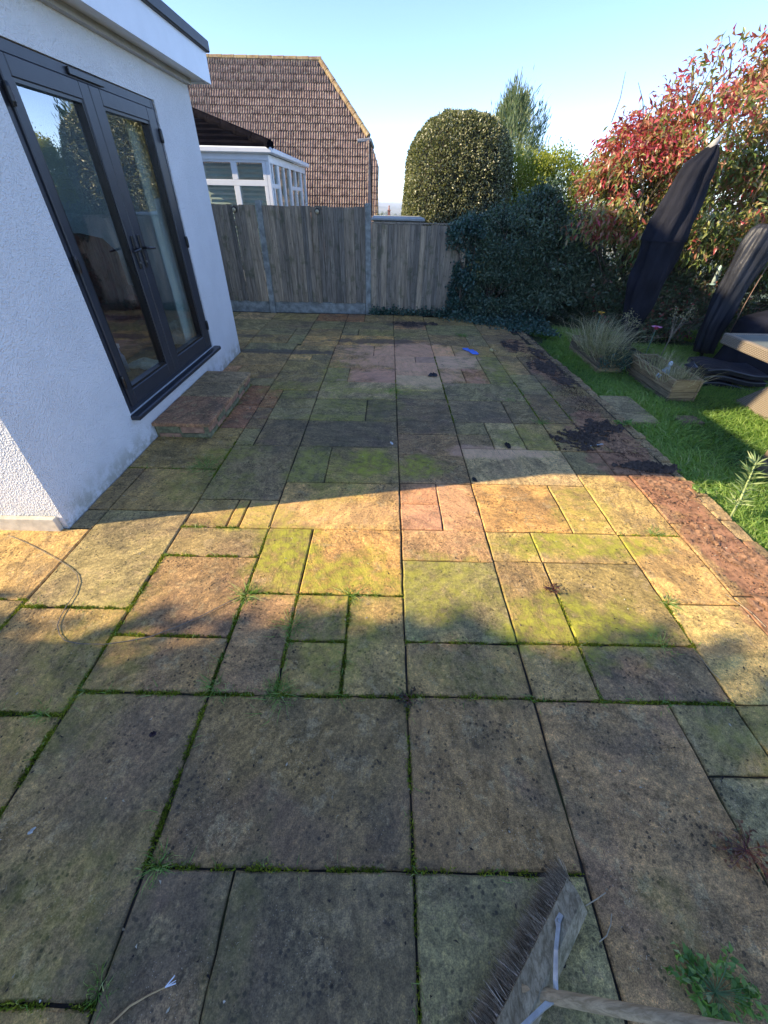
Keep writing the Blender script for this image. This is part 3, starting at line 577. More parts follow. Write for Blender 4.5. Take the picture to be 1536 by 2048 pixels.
for (y0, y1, c) in ((-.02, .62, (.33, .2, .125)), (.63, 1.0, (.32, .25, .15)), (1.01, 1.395, (.36, .28, .17))):
    me = slab_mesh('slab', 0.003, .535, y0, y1, .033, .003, .008, .05); link('top_slab', me, S, (.269, (y0+y1)/2, .152), (0, 0, 0), c)

# main two-storey house body (left of the frame; it throws the long shade over the garden)
MH = thing('main_house', 'tall two-storey white house body left of the extension, outside the frame', 'house')
part('wall', MB().box(-11, -5.2, 2.4, 8.9, -.1, 6.0), RENDER, MH)
mb = MB(); mb.add([(-11.3, 2.3, 5.95), (-4.9, 2.3, 5.95), (-4.9, 9.1, 5.95), (-11.3, 9.1, 5.95), (-8.1, 4.2, 8.2), (-8.1, 7.4, 8.2)], [(0, 1, 4), (1, 2, 5, 4), (2, 3, 5), (3, 0, 4, 5), (0, 3, 2, 1)])
part('roof', mb, simple('plain_tile_roof', (.18, .08, .05), .9, .3, 8, .5), MH)
for y in (4.0, 6.6): part('window', MB().box(-5.2, -5.17, y, y+1.2, 3.6, 4.8, .01), WHITEPVC, MH)

# ------------------------------------------------------------------ fence
YF = 8.70
FN = thing('garden_fence', 'weathered grey feather-edge board fence with concrete posts at the end of the patio', 'fence')
def board_mesh(h):
    mb = MB(); w2 = .05
    mb.add([(-w2, 0, 0), (w2, -.004, 0), (w2, -.026, 0), (-w2, -.005, 0), (-w2, 0, h), (w2, -.004, h), (w2, -.026, h), (-w2, -.005, h)],
           [(0, 1, 2, 3), (7, 6, 5, 4), (3, 2, 6, 7), (0, 4, 5, 1), (1, 5, 6, 2), (0, 3, 7, 4)])
    return mb.mesh('board', FENCEWOOD)
B1, B2 = board_mesh(1.5), board_mesh(1.52)
def bay(x0, x1, z0, me, n, ztop):
    k = (x1-x0)/n
    for q in range(n):
        link('board', me, FN, (x0+k*(q+.5), YF-.01+random.uniform(-.004, .004), z0+random.uniform(-.012, .006)), (0, random.uniform(-.007, .007), random.uniform(-.03, .03)))
    part('rail', MB().box(x0, x1, YF, YF+.045, z0+.25, z0+.32), FENCEWOOD, FN); part('rail', MB().box(x0, x1, YF, YF+.045, ztop-.3, ztop-.23), FENCEWOOD, FN)
bay(-4.4, -2.33, .19, B1, 21, 1.69); bay(-2.21, -.42, .19, B1, 19, 1.69); bay(-.31, 1.35, -.06, B2, 17, 1.46)
part('capping', MB().box(-.31, 1.35, YF-.035, YF+.03, 1.47, 1.488), FENCEWOOD, FN)
for x, h in ((-2.27, 1.755), (-.365, 1.745)):
    part('post', MB().box(x-.05, x+.05, YF-.045, YF+.06, -.15, h, .008), CONCRETE, FN)
part('post', MB().box(1.36, 1.44, YF-.03, YF+.06, -.15, 1.5, .006), FENCEWOOD, FN)
for x0, x1 in ((-4.4, -2.325), (-2.215, -.42)):
    mb = MB().box(x0, x1, YF-.005, YF+.045, -.1, .185, .004).box(x0+.1, x1-.1, YF-.015, YF-.004, .0, .155, .003)
    part('gravel_board', mb, CONCRETE, FN)
for x, z, nm in ((-2.70, 1.62, 'small round solar light on the left fence bay under the conservatory window'), (-1.25, 1.62, 'small round solar light near the top of the middle fence bay')):
    o = thing('solar_light', nm, 'light', (x, YF-.03, z), 0, 'solar lights on the fence')
    mb = MB(); n = 12
    part('lamp_housing', MB().tube([(0, .02, 0), (0, -.015, 0)], [.05, .045], 14), BLACKMETAL, o)
    part('lens', MB().tube([(0, -.016, -.006), (0, -.035, -.01), (0, -.045, -.012)], [.036, .03, .012], 12), simple('amber_lens', (.5, .42, .25), .3, .1), o, True)

# ------------------------------------------------------------------ neighbour: tiled roof
def m_tile(name, c1, c2, lich):
    M, t, b = mat(name); P = POS(t); oi = N(t, 'ShaderNodeObjectInfo')
    c = MIX(t, RNG(t, NOISE(t, P, 5, 4, .6), .35, .65), c1, c2)
    c = MIX(t, RNG(t, NOISE(t, P, 13, 5, .75), .49, .62, 0, lich), c, (.42, .36, .26))
    t.links.new(c, b.inputs['Base Color']); b.inputs['Roughness'].default_value = .9; b.inputs['Specular IOR Level'].default_value = .12; return M
TILE = m_tile('brown_roof_tile', (.13, .088, .074), (.25, .175, .145), .55)
TILED = m_tile('dark_roof_tile', (.005, .005, .007), (.010, .009, .011), .0)
def tile_mesh(w, g, rolls, mt, name='roof_tile'):
    """one course of rolls, w wide, lying up +Y, thickness shows at the lower edge"""
    pr = []
    for r in range(rolls):
        for q in range(5):
            a = q/5; pr.append((w*(r+a)/rolls, .028*max(0, math.sin(math.pi*min(1, a*1.35)))))
    pr.append((w, 0)); n = len(pr)
    vs = [(x, 0, z+.028) for x, z in pr]+[(x, g*1.03, z) for x, z in pr]+[(x, 0, -.004) for x, z in pr]
    mb = MB(); mb.add(vs, [(i, i+1, n+i+1, n+i) for i in range(n-1)]+[(2*n+i, 2*n+i+1, i+1, i) for i in range(n-1)])
    return mb.mesh(name, mt)
TILED.node_tree.nodes['Principled BSDF'].inputs['Specular IOR Level'].default_value = 0
NH = thing('tiled_house', 'neighbouring house with a steep brown ribbed tile roof and a clipped gable end', 'house')
Y0r, Z0r, Y1r, Z1r = 17.0, 1.2, 20.0, 5.45
pv = math.atan2(Z1r-Z0r, Y1r-Y0r); cp, sp_ = math.cos(pv), math.sin(pv)
def rp(x, s, off=0.0): return (x, Y0r+s*cp-off*sp_, Z0r+s*sp_+off*cp)
SR = math.hypot(Z1r-Z0r, Y1r-Y0r); XR = -.74; s_h = (18.6-Y0r)/cp; x_top = -2.44
GA = .262; TW = .17
tm = tile_mesh(TW, GA, 2, TILE)
rows = int(SR/GA); cells = []
for r in range(rows+1):
    s = r*GA
    if s > SR-.05: break
    xr = XR if s+GA < s_h else XR+(x_top-XR)*(s+GA-s_h)/(SR-s_h)
    for k in range(60):
        x = xr-TW*(k+1)
        cells.append((x, s, r, k))
near = [c for c in cells if c[0] > -6.2 and c[1] > .3]
near.sort(key=lambda c: (c[2], c[3])); vis = [c for c in near if not (c[0] < -3.0 and c[1] < 2.2)]
individ = set((c[2], c[3]) for c in vis[:300])
tv = np.array([v.co[:] for v in tm.vertices]); tf = [tuple(p.vertices) for p in tm.polygons]; V = []; FF = []
for (x, s, r, k) in cells:
    o = rp(x, s, .03+.0)
    if (r, k) in individ:
        link('roof_tile', tm, NH, (o[0], o[1], o[2]+random.uniform(-.004, .004)), (pv, 0, random.uniform(-.006, .006)))
    else:
        base = len(V)*len(tv)
        V.append(np.stack([tv[:, 0]+o[0], tv[:, 1]*cp-tv[:, 2]*sp_+o[1], tv[:, 1]*sp_+tv[:, 2]*cp+o[2]+random.uniform(-.004, .004)], 1)); FF += [tuple(i+base for i in f) for f in tf]
link('upper_roof_tiles', npmesh('upper_roof_tiles', np.concatenate(V), np.array(FF), TILE), NH, kind='stuff')
mb = MB(); hx = x_top
mb.add([rp(-12, 0), rp(XR, 0), rp(XR, s_h), rp(hx, SR), rp(-12, SR)], [(0, 1, 2, 3, 4)])
mb.add([(XR, 2*Y1r-Y0r, Z0r), (XR, 2*Y1r-rp(0, s_h)[1], rp(0, s_h)[2]), (hx, Y1r, Z1r), (-12, Y1r, Z1r), (-12, 2*Y1r-Y0r, Z0r), rp(XR, s_h)], [(0, 4, 3, 2, 1), (5, 1, 2)])
part('roof', mb, TILE, NH)
part('gable_wall', MB().add([(XR-.06, Y0r+.3, -6), (XR-.06, 2*Y1r-Y0r-.3, -6), (XR-.06, 2*Y1r-Y0r-.3, 1.6), (XR-.06, 2*Y1r-rp(0, s_h)[1], 3.3), (XR-.06, rp(0, s_h)[1]+.1, 3.3), (XR-.06, Y0r+.3, 1.5)], [(0, 1, 2, 3, 4, 5)]).box(-12, XR-.1, Y0r+.2, 2*Y1r-Y0r-.2, -6, 1.3), simple('house_brick', (.25, .13, .09), .9, .2, 12), NH)
# ridge, hip and verge tiles
RID = m_tile('lichened_ridge_tile', (.22, .14, .075), (.34, .25, .12), .7)
k = 0
for x in np.arange(-7.0, hx-.05, .42): part('ridge_tile', MB().tube([(x, Y1r, Z1r+.02), (x+.41, Y1r, Z1r+.025)], [.085, .09], 8), RID, NH)
a, b2 = Vector(rp(XR, s_h, .04)), Vector((hx, Y1r, Z1r+.02))
for q in range(7): part('hip_tile', MB().tube([a.lerp(b2, q/7), a.lerp(b2, (q+.97)/7)], [.09, .08], 8), RID, NH)
a, b2 = Vector(rp(XR, 0, .02)), Vector(rp(XR, s_h, .02))
for q in range(7): part('verge_tile', MB().tube([a.lerp(b2, q/7), a.lerp(b2, (q+.98)/7)], [.05, .05], 6), TILE, NH)
part('gutter', MB().tube([(XR-.38, 18.45, 3.36), (XR+.06, 18.5, 3.40), (XR+.08, 21.0, 3.40)], .055, 8), simple('grey_gutter', (.3, .3, .29), .6, .2), NH)
# the next roof down the hill
N2 = thing('far_tiled_house', 'second brown tiled roof just showing behind the right edge of the nearer one', 'house')
mb = MB(); q = []
mb.add([(-9, 25, .5), (-.62, 25, .5), (-.62, 27.0, 3.1), (-1.2, 28, 4.5), (-9, 28, 4.5), (-9, 31, .5), (-.62, 31, .5)], [(0, 1, 2, 3, 4), (4, 3, 2, 6, 5)])
part('roof', mb, TILE, N2)
p2 = math.atan2(4, 3); tmm = tile_mesh(.34, .33, 3, TILE)
for r in range(11):
    for k_ in range(5):
        s = .6+r*.33; x = -.62-.34*(k_+1)-(0 if s < 3.3 else (s-3.3)*.4)
        link('roof_tile', tmm, N2, (x, 25+s*math.cos(p2)-.03, .5+s*math.sin(p2)+.02), (p2, 0, 0))
part('verge', MB().tube([(-.62, 25, .5), (-.62, 27.0, 3.1), (-1.2, 28, 4.5)], .07, 6), RID, N2)
part('gable_wall', MB().box(-9, -.7, 25.3, 30.7, -6, .9), simple('far_brick', (.25, .14, .1), .9, .2), N2)

# ------------------------------------------------------------------ conservatory
CV = thing('conservatory', 'white framed conservatory with dark tiled roof beyond the fence', 'conservatory', (0, 0, 0))
XC, YC, YE = -2.53, 11.0, 15.6
mb = MB()
def ystrip(z0, z1, y0, y1): mb.box(XC-.07, XC, y0, y1, z0, z1, .004)
def xstrip(z0, z1, x0, x1): mb.box(x0, x1, YC, YC+.07, z0, z1, .004)
xstrip(2.36, 2.50, -7.0, XC-.075); xstrip(1.98, 2.08, -7.0, XC-.075)
for x0, x1 in ((-2.68, XC-.075), (-3.34, -3.22), (-4.06, -3.94), (-4.78, -4.66)):
    xstrip(.4, 1.979, x0, x1); xstrip(2.081, 2.359, x0, x1)
ystrip(2.36, 2.50, YC+.001, YE)
for y0, y1 in ((YC+.001, YC+.12), (11.26, 11.34), (11.75, 11.95), (12.45, 12.55), (13.15, 13.35), (13.95, 14.05), (14.75, 14.95), (15.5, YE)): ystrip(.4, 2.359, y0, y1)
for y0, y1 in ((YC+.121, 11.259), (11.341, 11.749), (13.351, 13.949), (14.051, 14.749)): ystrip(1.95, 2.03, y0, y1)
FR = part('frame', mb, WHITEPVC, CV)
mb = MB()
part('dwarf_wall', MB().box(-7, XC, YC, YE, -2.5, .4), simple('render_cream', (.6, .58, .52), .9, .1), CV)
BLIND = simple('window_blind', (.55, .57, .5), .8, .1, 6)
cg = m_glass('conservatory_glass', 2.0, (.8, .87, .85))
for x0, x1 in ((-3.22, -2.68), (-3.94, -3.34), (-4.66, -4.06)):
    for z0, z1 in ((2.08, 2.36), (.45, 1.98)):
        w_ = part('window', MB().box(x0, x1, YC+.02, YC+.03, z0, z1), cg, CV)
        for k in range(int((z1-z0)/.085)):
            zz = z0+.05+k*.085
            part('blind_slat', MB().add([(x0, YC+.13, zz), (x1, YC+.13, zz), (x1, YC+.19, zz+.05), (x0, YC+.19, zz+.05)], [(0, 1, 2, 3)]), BLIND, w_)
for y0, y1 in ((YC+.12, 11.26), (11.34, 11.75), (11.95, 12.45), (12.55, 13.15), (13.35, 13.95), (14.05, 14.75), (14.95, 15.5)):
    part('window', MB().box(XC-.04, XC-.03, y0, y1, .45, 2.36), cg, CV)
part('back_wall', MB().box(-7, XC-.2, YE-.05, YE, .4, 2.5), INNER, CV); part('floor', MB().box(-7, XC-.2, YC+.2, YE-.1, .38, .42), CARPET, CV)
gt = MB().box(-7, XC+.12, YC-.14, YC-.03, 2.50, 2.60, .02).box(XC+.011, XC+.12, YC-.029, YE+.1, 2.50, 2.60, .02)
part('gutter', gt, WHITEPVC, CV)
part('eaves_board', MB().box(-7, XC+.01, YC-.025, YC-.002, 2.40, 2.56), WHITEPVC, CV)
XA, ZA = -4.9, 3.25                                 # hip roof
mb = MB(); mb.add([(-7, YC-.1, 2.6), (XC+.08, YC-.1, 2.6), (XC+.08, YE+.1, 2.6), (-7, YE+.1, 2.6), (XA, 13.2, ZA+.1), (-7, 13.2, ZA+.1)], [(0, 1, 4, 5), (1, 2, 4), (2, 3, 5, 4)])
part('roof', mb, TILED, CV)
for k in range(6):                                  # courses of the front slope
    f0 = k/6; y = YC-.1+f0*2.3; z = 2.6+f0*.75; xr = XC+.08-f0*2.45
    part('tile_course', MB().box(-7, xr, y, y+.40, z-.02, z+.055, 0, None), TILED, CV)
a, b2 = Vector((XC+.1, YC-.12, 2.63)), Vector((XA, 13.2, ZA+.16))
for q in range(6): part('hip_tile', MB().tube([a.lerp(b2, q/6), a.lerp(b2, (q+.97)/6)], .085, 8), TILED, CV)

# shed roof behind the low fence bay, little tree, chimney
SH = thing('garden_shed', 'flat pale felt shed roof just above the low fence bay', 'shed')
part('roof', MB().box(-.34, .72, 9.7, 11.2, 1.475, 1.52, .01), simple('pale_felt', (.42, .42, .38), .8, .15, 6), SH)
part('wall', MB().box(-.3, .68, 9.76, 11.1, -.2, 1.474), FENCEWOOD, SH)
CH = thing('chimney', 'distant red brick chimney above the shed roof', 'chimney')
part('stack', MB().box(-.12, .18, 59.8, 60.2, -8, .75).box(-.17, .23, 59.75, 60.25, .75, .85), simple('chimney_brick', (.3, .12, .08), .9, .2), CH)
part('pot', MB().tube([(.03, 60, .85), (.03, 60, 1.25)], [.09, .07], 8), simple('clay_pot', (.34, .14, .08), .9, .1), CH)
E = [(-.35, 20, .3, .33, .4, .8), (-.38, 20, 1.1, .18, .25, .55)]
T = thing('young_conifer', 'small bright yellow-green conifer beside the tiled gable', 'tree', (-.38, 20, -1.2))
for nm, me in (('crown', cluster_leaves('crown', [(x+.38, y-20, z+1.2, a, b, c) for x, y, z, a, b, c in E], 1800, 4, .07, .03, L_YEL, 21, spread=.04, droop=-.6, zmin=-5)),):
    link(nm, me, T)
part('trunk', MB().tube([(0, 0, -1), (0, 0, 1.6)], [.05, .02], 6), BARK, T)
# far trees and roofs on the plain: too small to count
r_ = np.random.default_rng(4); n = 260
C = np.stack([r_.uniform(-60, 90, n), r_.uniform(180, 900, n), np.zeros(n)], 1); sz = r_.uniform(3, 7, n)
z_ = -9.13-14*np.clip((C[:, 1]-70)/600, 0, 1)
V = []; Fa = []
for i in range(n):
    b0 = len(V); s = sz[i]
    for a in range(7):
        V.append((C[i, 0]+s*math.cos(a*.9), C[i, 1]+s*math.sin(a*.9), z_[i]-1))
    for a in range(7):
        V.append((C[i, 0]+s*.9*math.cos(a*.9+.3), C[i, 1]+s*.9*math.sin(a*.9+.3), z_[i]+s*.7))
    V.append((C[i, 0], C[i, 1], z_[i]+s*1.3))
    for a in range(7):
        q = (a+1) % 7; Fa += [(b0+a, b0+q, b0+7+q), (b0+a, b0+7+q, b0+7+a), (b0+7+a, b0+7+q, b0+14)]
link('far_woods', npmesh('far_woods', V, Fa, simple('far_foliage', (.05, .07, .03), 1, .3, .1)), kind='stuff')

# ================================================================== PLANTS
def plant(name, lab, cat, base, ells, n, per, Ln, Wd, mt, seed, nb=14, r0=.03, group=None, leafname='foliage', trunk='branches', **k):
    T = thing(name, lab, cat, base, 0, group)
    loc = [(x-base[0], y-base[1], z-base[2], a, b, c) for x, y, z, a, b, c in ells]
    zmin = k.pop('zmin', -.1)-base[2]
    ymin = k.pop('ymin', None)
    me = cluster_leaves(leafname, loc, n, per, Ln, Wd, mt, seed, zmin=zmin, ymin=None if ymin is None else ymin-base[1], **k)
    link(leafname, me, T)
    if nb: part(trunk, branches((0, 0, 0), loc, nb, seed, r0), BARK, T, True)
    return T
plant('ivy', 'dark ivy spilling over the right end of the wooden fence', 'ivy', (1.45, 8.6, -.05),
      [(1.3, 8.62, 1.3, .22, .2, .26), (1.5, 8.6, 1.0, .22, .2, .6), (1.38, 8.58, .55, .15, .14, .4), (1.55, 8.5, .2, .4, .3, .25)], 1800, 6, .055, .045, L_IVY, 31, 6, .02, freq=5, spread=.04, droop=.4, zmin=-.08, ymin=8.38)
plant('holly_bush', 'dense dark blue-green holly bush between the fence and the tall laurel', 'bush', (2.0, 9.0, -.1),
      [(1.85, 9.15, .75, .5, .7, .85), (2.3, 9.1, .85, .55, .8, .9), (2.0, 8.9, .35, .7, .7, .5), (1.75, 9.4, 1.2, .5, .5, .35)], 5200, 7, .05, .028, L_HEDGE, 32, 14, .025, freq=3.5, bump=.12, spread=.05, ymin=8.15)
plant('laurel_bush', 'tall blue-green laurel bush with longer leaves behind the yellow flower ornament', 'bush', (3.0, 9.0, -.1),
      [(2.75, 9.2, 1.1, .62, .8, .95), (3.3, 9.0, .8, .65, .8, .8), (2.9, 9.4, 1.6, .3, .4, .38), (3.6, 9.3, 1.0, .6, .7, .6), (3.9, 9.2, .5, .6, .7, .7)], 5200, 6, .085, .035, L_HEDGE, 33, 18, .03, freq=2.6, bump=.15, spread=.06, rbias=.1, ymin=7.95)
# clipped dome: even skin of small leaves on a rounded-box shape
def topiary():
    T = thing('clipped_dome_shrub', 'huge clipped evergreen dome standing behind the low fence bay', 'topiary', (1.55, 11.9, -.6))
    n = 60000; u = rng.uniform(-1, 1, n); a = rng.uniform(0, 2*math.pi, n); c = np.sqrt(1-u*u)
    d = np.stack([c*np.cos(a), c*np.sin(a), u], 1)
    p = 3.0; s = (np.abs(d)**p).sum(1)**(-1/p)
    rr = 1-.05*np.abs(rng.normal(size=n))
    S = np.array([1.2, 1.05, 1.46]); C = d*s[:, None]*rr[:, None]*S
    C *= (1+.022*fnoise(C, 3.0, 3)+.016*fnoise(C, 9.0, 4))[:, None]; C[:, 2] += 2.42
    # slight taper to the top
    f = np.clip((C[:, 2]-2.2)/1.6, 0, 1); C[:, :2] *= (1-.07*f**2)[:, None]
    ok = C[:, 2] > 1.3; C = C[ok]; d = d[ok]
    D = d*.9+rng.normal(size=C.shape)*.55
    rnd = np.clip(.45+rng.normal(size=len(C))*.25+.12*fnoise(C, 4, 8), 0, 1)
    link('foliage', leaves('foliage', C, D, rng.uniform(.04, .07, len(C)), .028, L_TOPI, rnd), T)
    mb = MB(); n2, k2 = 20, 10; vs = []
    for i in range(k2+1):
        for j in range(n2):
            th = math.pi*i/k2; al = 2*math.pi*j/n2; q = np.array([math.sin(th)*math.cos(al), math.sin(th)*math.sin(al), math.cos(th)]); q = q*((np.abs(q)**3.0).sum()**(-1/3.0))*S*.9
            vs.append((q[0], q[1], q[2]+2.42))
    mb.add(vs, [(i*n2+j, i*n2+(j+1) % n2, (i+1)*n2+(j+1) % n2, (i+1)*n2+j) for i in range(k2) for j in range(n2)])
    part('twig_core', mb, simple('dark_twigs', (.03, .03, .018), 1, .5, 20, .5), T)
    part('trunk', MB().tube([(0, 0, 0), (0, 0, 1.4)], [.12, .1], 8), BARK, T)
topiary()
def conifer():
    T = thing('tall_conifer', 'upright feathery grey-green conifer rising behind the clipped dome', 'tree', (3.15, 14.2, -.8))
    n = 2300; h = rng.uniform(0, 1, n)**.85; a = rng.uniform(0, 6.283, n)
    prof = 1.4*np.sin(np.pi*np.clip(.12+h*.86, 0, 1))**.75*(1-h*.2)
    lump = 1+.3*np.sin(a*3+h*9)+.3*np.sin(a*8-h*17); rad = prof*lump*rng.uniform(.55, 1.05, n)
    P = np.stack([rad*np.cos(a), rad*np.sin(a), .6+h*4.0], 1)
    per = 9; C = np.repeat(P, per, 0)+rng.normal(size=(n*per, 3))*[.04, .04, .15]
    out = np.repeat(np.stack([np.cos(a), np.sin(a), a*0], 1), per, 0)
    D = out*.35+rng.normal(size=C.shape)*.22+[0, 0, 1.0]
    rnd = np.clip(.45+.25*fnoise(C, 2.2, 4)+rng.normal(size=len(C))*.15, 0, 1)
    link('crown', leaves('crown', C, D, rng.uniform(.10, .2, len(C)), .022, L_CON, rnd, curve=-.05), T)
    mb = MB(); mb.tube([(0, 0, 0), (.03, 0, 2.5), (0, 0, 4.4)], [.13, .08, .02], 8)
    for i in range(30):
        z = random.uniform(.8, 4.5); aa = random.uniform(0, 6.28); r = .7*math.sin(math.pi*min(1, .15+z/5.5)); mb.tube([(0, 0, z), (r*.6*math.cos(aa), r*.6*math.sin(aa), z+.25), (r*math.cos(aa), r*math.sin(aa), z+.7)], [.025, .015, .005], 5)
    part('trunk', mb, BARK, T, True)
conifer()
plant('golden_shrub', 'bright yellow-green shrub glowing between the conifer and the red-leaved tree', 'shrub', (3.9, 12, -.4),
      [(3.25, 12, 2.0, .6, .7, .8), (3.95, 12.2, 1.95, .7, .7, .85), (2.95, 11.6, 1.35, .45, .6, .7), (4.7, 12, 1.8, .8, .7, .9)], 4200, 6, .07, .035, L_YEL, 36, 12, .03, freq=3, thr=-.35, spread=.07, bump=.15, zmin=-.3)
# photinia: leaves hang in bunches at the twig ends; redder towards the tips of the crown
def pho_rnd(C, r):
    x = C[:, 0]+4.9; z = C[:, 2]-.1
    red = .42*(np.clip(fnoise(C, 1.6, 77), -1, 1))+.30*np.clip((z-1.7)/1.6, -.8, 1)
    base = .44+red*.66+rng.normal(size=len(C))*.17
    return np.clip(base, 0, 1)
PH = [(3.75, 8.1, 2.3, .6, .6, .6), (4.0, 8.1, 2.0, .75, .7, .75), (4.7, 8.0, 2.45, .85, .8, .95), (5.6, 7.9, 2.7, .95, .85, 1.25), (3.55, 8.2, 1.75, .5, .5, .5), (5.0, 7.7, 1.75, .95, .7, .7), (6.2, 7.8, 2.0, .9, .9, 1.2), (4.3, 7.9, 1.5, .6, .6, .45), (5.7, 7.4, 1.5, .6, .6, .7), (7.2, 8.2, 2.2, 1.0, 1.0, 1.6), (4.35, 8.1, 2.75, .4, .4, .35)]
plant('red_leaved_tree', 'large photinia tree with red, orange and yellow-green leaves towering over the black parasols', 'tree', (4.9, 8.4, -.1),
      PH, 5400, 8, .115, .037, L_PHO, 37, 46, .05, leafname='crown', trunk='trunk', freq=2.2, thr=-.1, shell=.45, spread=.075, droop=.75, out=.5, zmin=.75, rndfn=pho_rnd, bump=.2)
# twigs reaching out above the crown
mb = MB()
for i in range(60):
    e = PH[random.randrange(len(PH))]; a = random.uniform(0, 6.28); p = Vector((e[0]+e[3]*.85*math.cos(a), e[1]+e[4]*.5*math.sin(a), e[2]+e[5]*.75)) - Vector((4.9, 8.4, -.1))
    q = p+Vector((random.uniform(-.25, .2), random.uniform(-.1, .1), random.uniform(.2, .5))); mb.tube([p, p.lerp(q, .5)+Vector((.03, 0, .0)), q], [.008, .006, .003], 5)
part('twigs', mb, BARK, bpy.data.objects['red_leaved_tree'], kind='stuff')
plant('red_tipped_shrub', 'low dull-green shrub with dark red tips under the tree between the two parasols', 'shrub', (4.6, 7.5, -.1),
      [(4.4, 7.6, .35, .5, .45, .5), (5.0, 7.7, .4, .6, .5, .55), (5.7, 7.7, .5, .7, .5, .65), (4.1, 7.9, .5, .45, .4, .6), (6.5, 7.6, .5, .7, .5, .6)], 2400, 6, .075, .032, L_LOW, 38, 16, .015, freq=3.5, thr=-.3, spread=.06)
plant('back_hedge', 'dark evergreen hedge closing off the garden behind the red-leaved tree', 'hedge', (6, 9.6, -.1),
      [(4.4, 9.9, .8, .9, .6, 1.1), (5.4, 9.8, .9, .9, .6, 1.3), (6.6, 9.6, 1.0, 1.0, .7, 1.4), (7.8, 9.0, 1.0, 1.0, .9, 1.5), (8.6, 7.6, 1.0, .9, 1.1, 1.5), (8.9, 5.6, 1.0, .8, 1.2, 1.5), (9, 3.4, 1, .8, 1.3, 1.5), (9, 1.0, 1, .8, 1.3, 1.5)], 5200, 6, .1, .045, L_LOW, 39, 20, .03, freq=2, spread=.08, bump=.15, rbias=-.15)
# trees left of the camera, outside the frame: their crowns shade the near paving
plant('tall_evergreen', 'tall broad evergreen tree outside the frame, shading the near end of the patio', 'tree', (-8.5, -3.4, -.1),
      [(-7.8, -3.6, 2.4, 1.9, 3.6, 2.6), (-8.2, -4.2, 4.4, 1.9, 3.6, 1.9), (-7.6, -1.6, 1.8, 1.4, 2.0, 1.75), (-7.4, -.9, 1.0, 1.0, 1.35, 1.3)], 20000, 6, .22, .11, L_TREE, 41, 26, .12, leafname='crown', trunk='trunk', freq=1.6, thr=-.55, shell=.3, spread=.14, bump=.22)

# ------------------------------------------------------------------ lawn
def lawn():
    n = 150000; P = np.zeros((n, 3)); u = rng.uniform(0, 1, n)
    P[:, 0] = 2.60+rng.uniform(0, 1, n)**1.15*4.2; P[:, 1] = .9+u*7.3; P[:, 2] = -.13
    edge = 2.60-np.maximum(0, P[:, 1]-4.6)*.055; P[:, 0] += edge-2.60
    ok = ~((P[:, 0] > 2.63) & (P[:, 0] < 3.0) & (P[:, 1] > 4.06) & (P[:, 1] < 4.76)) & ~((P[:, 0] > 3.33) & (P[:, 0] < 3.54) & (P[:, 1] > 4.13) & (P[:, 1] < 4.28))
    ok &= ~((P[:, 1] > 7.2) & (fnoise(P, 2, 2) > .1))
    P = P[ok]; n = len(P)
    D = rng.normal(size=(n, 3))*.45; D[:, 2] = 1; cl = fnoise(P, 3.2, 6); lean = fnoise(P, 1.7, 12)
    D[:, 0] += lean*.5; D[:, 1] += cl*.4
    L = (.085+.036*cl)*rng.uniform(.45, 1.5, n)+.012
    rnd = np.clip(.45+.22*cl+rng.normal(size=n)*.17, 0, 1)
    o = link('lawn_grass', blades('lawn_grass', P, D, L, rng.uniform(.004, .009, n), L_GRASS, rnd, 1.1)); o['kind'] = 'stuff'
lawn()
# ground ivy and fallen leaves where the patio meets the hedge
n = 5200; P = np.stack([rng.uniform(.9, 3.0, n), rng.uniform(7.2, 8.75, n), np.zeros(n)], 1)
P = P[(P[:, 1] > 8.62-(P[:, 0]-.7)*.62+rng.normal(size=n)*.12)]
n2 = 900; Q = np.stack([rng.uniform(-.35, 1.5, n2), 8.66-np.abs(rng.normal(size=n2))*.05, np.zeros(n2)], 1); P = np.concatenate([P, Q]); n = len(P)
P[:, 2] = np.abs(rng.normal(size=n))*.06*np.clip((P[:, 1]-7.5), .15, 1); D = rng.normal(size=(n, 3)); D[:, 2] = np.abs(D[:, 2])*.6
o = link('ground_ivy', leaves('ground_ivy', P, D, rng.uniform(.03, .07, n), .035, L_IVY, np.clip(.55+rng.normal(size=n)*.25, 0, 1))); o['kind'] = 'stuff'

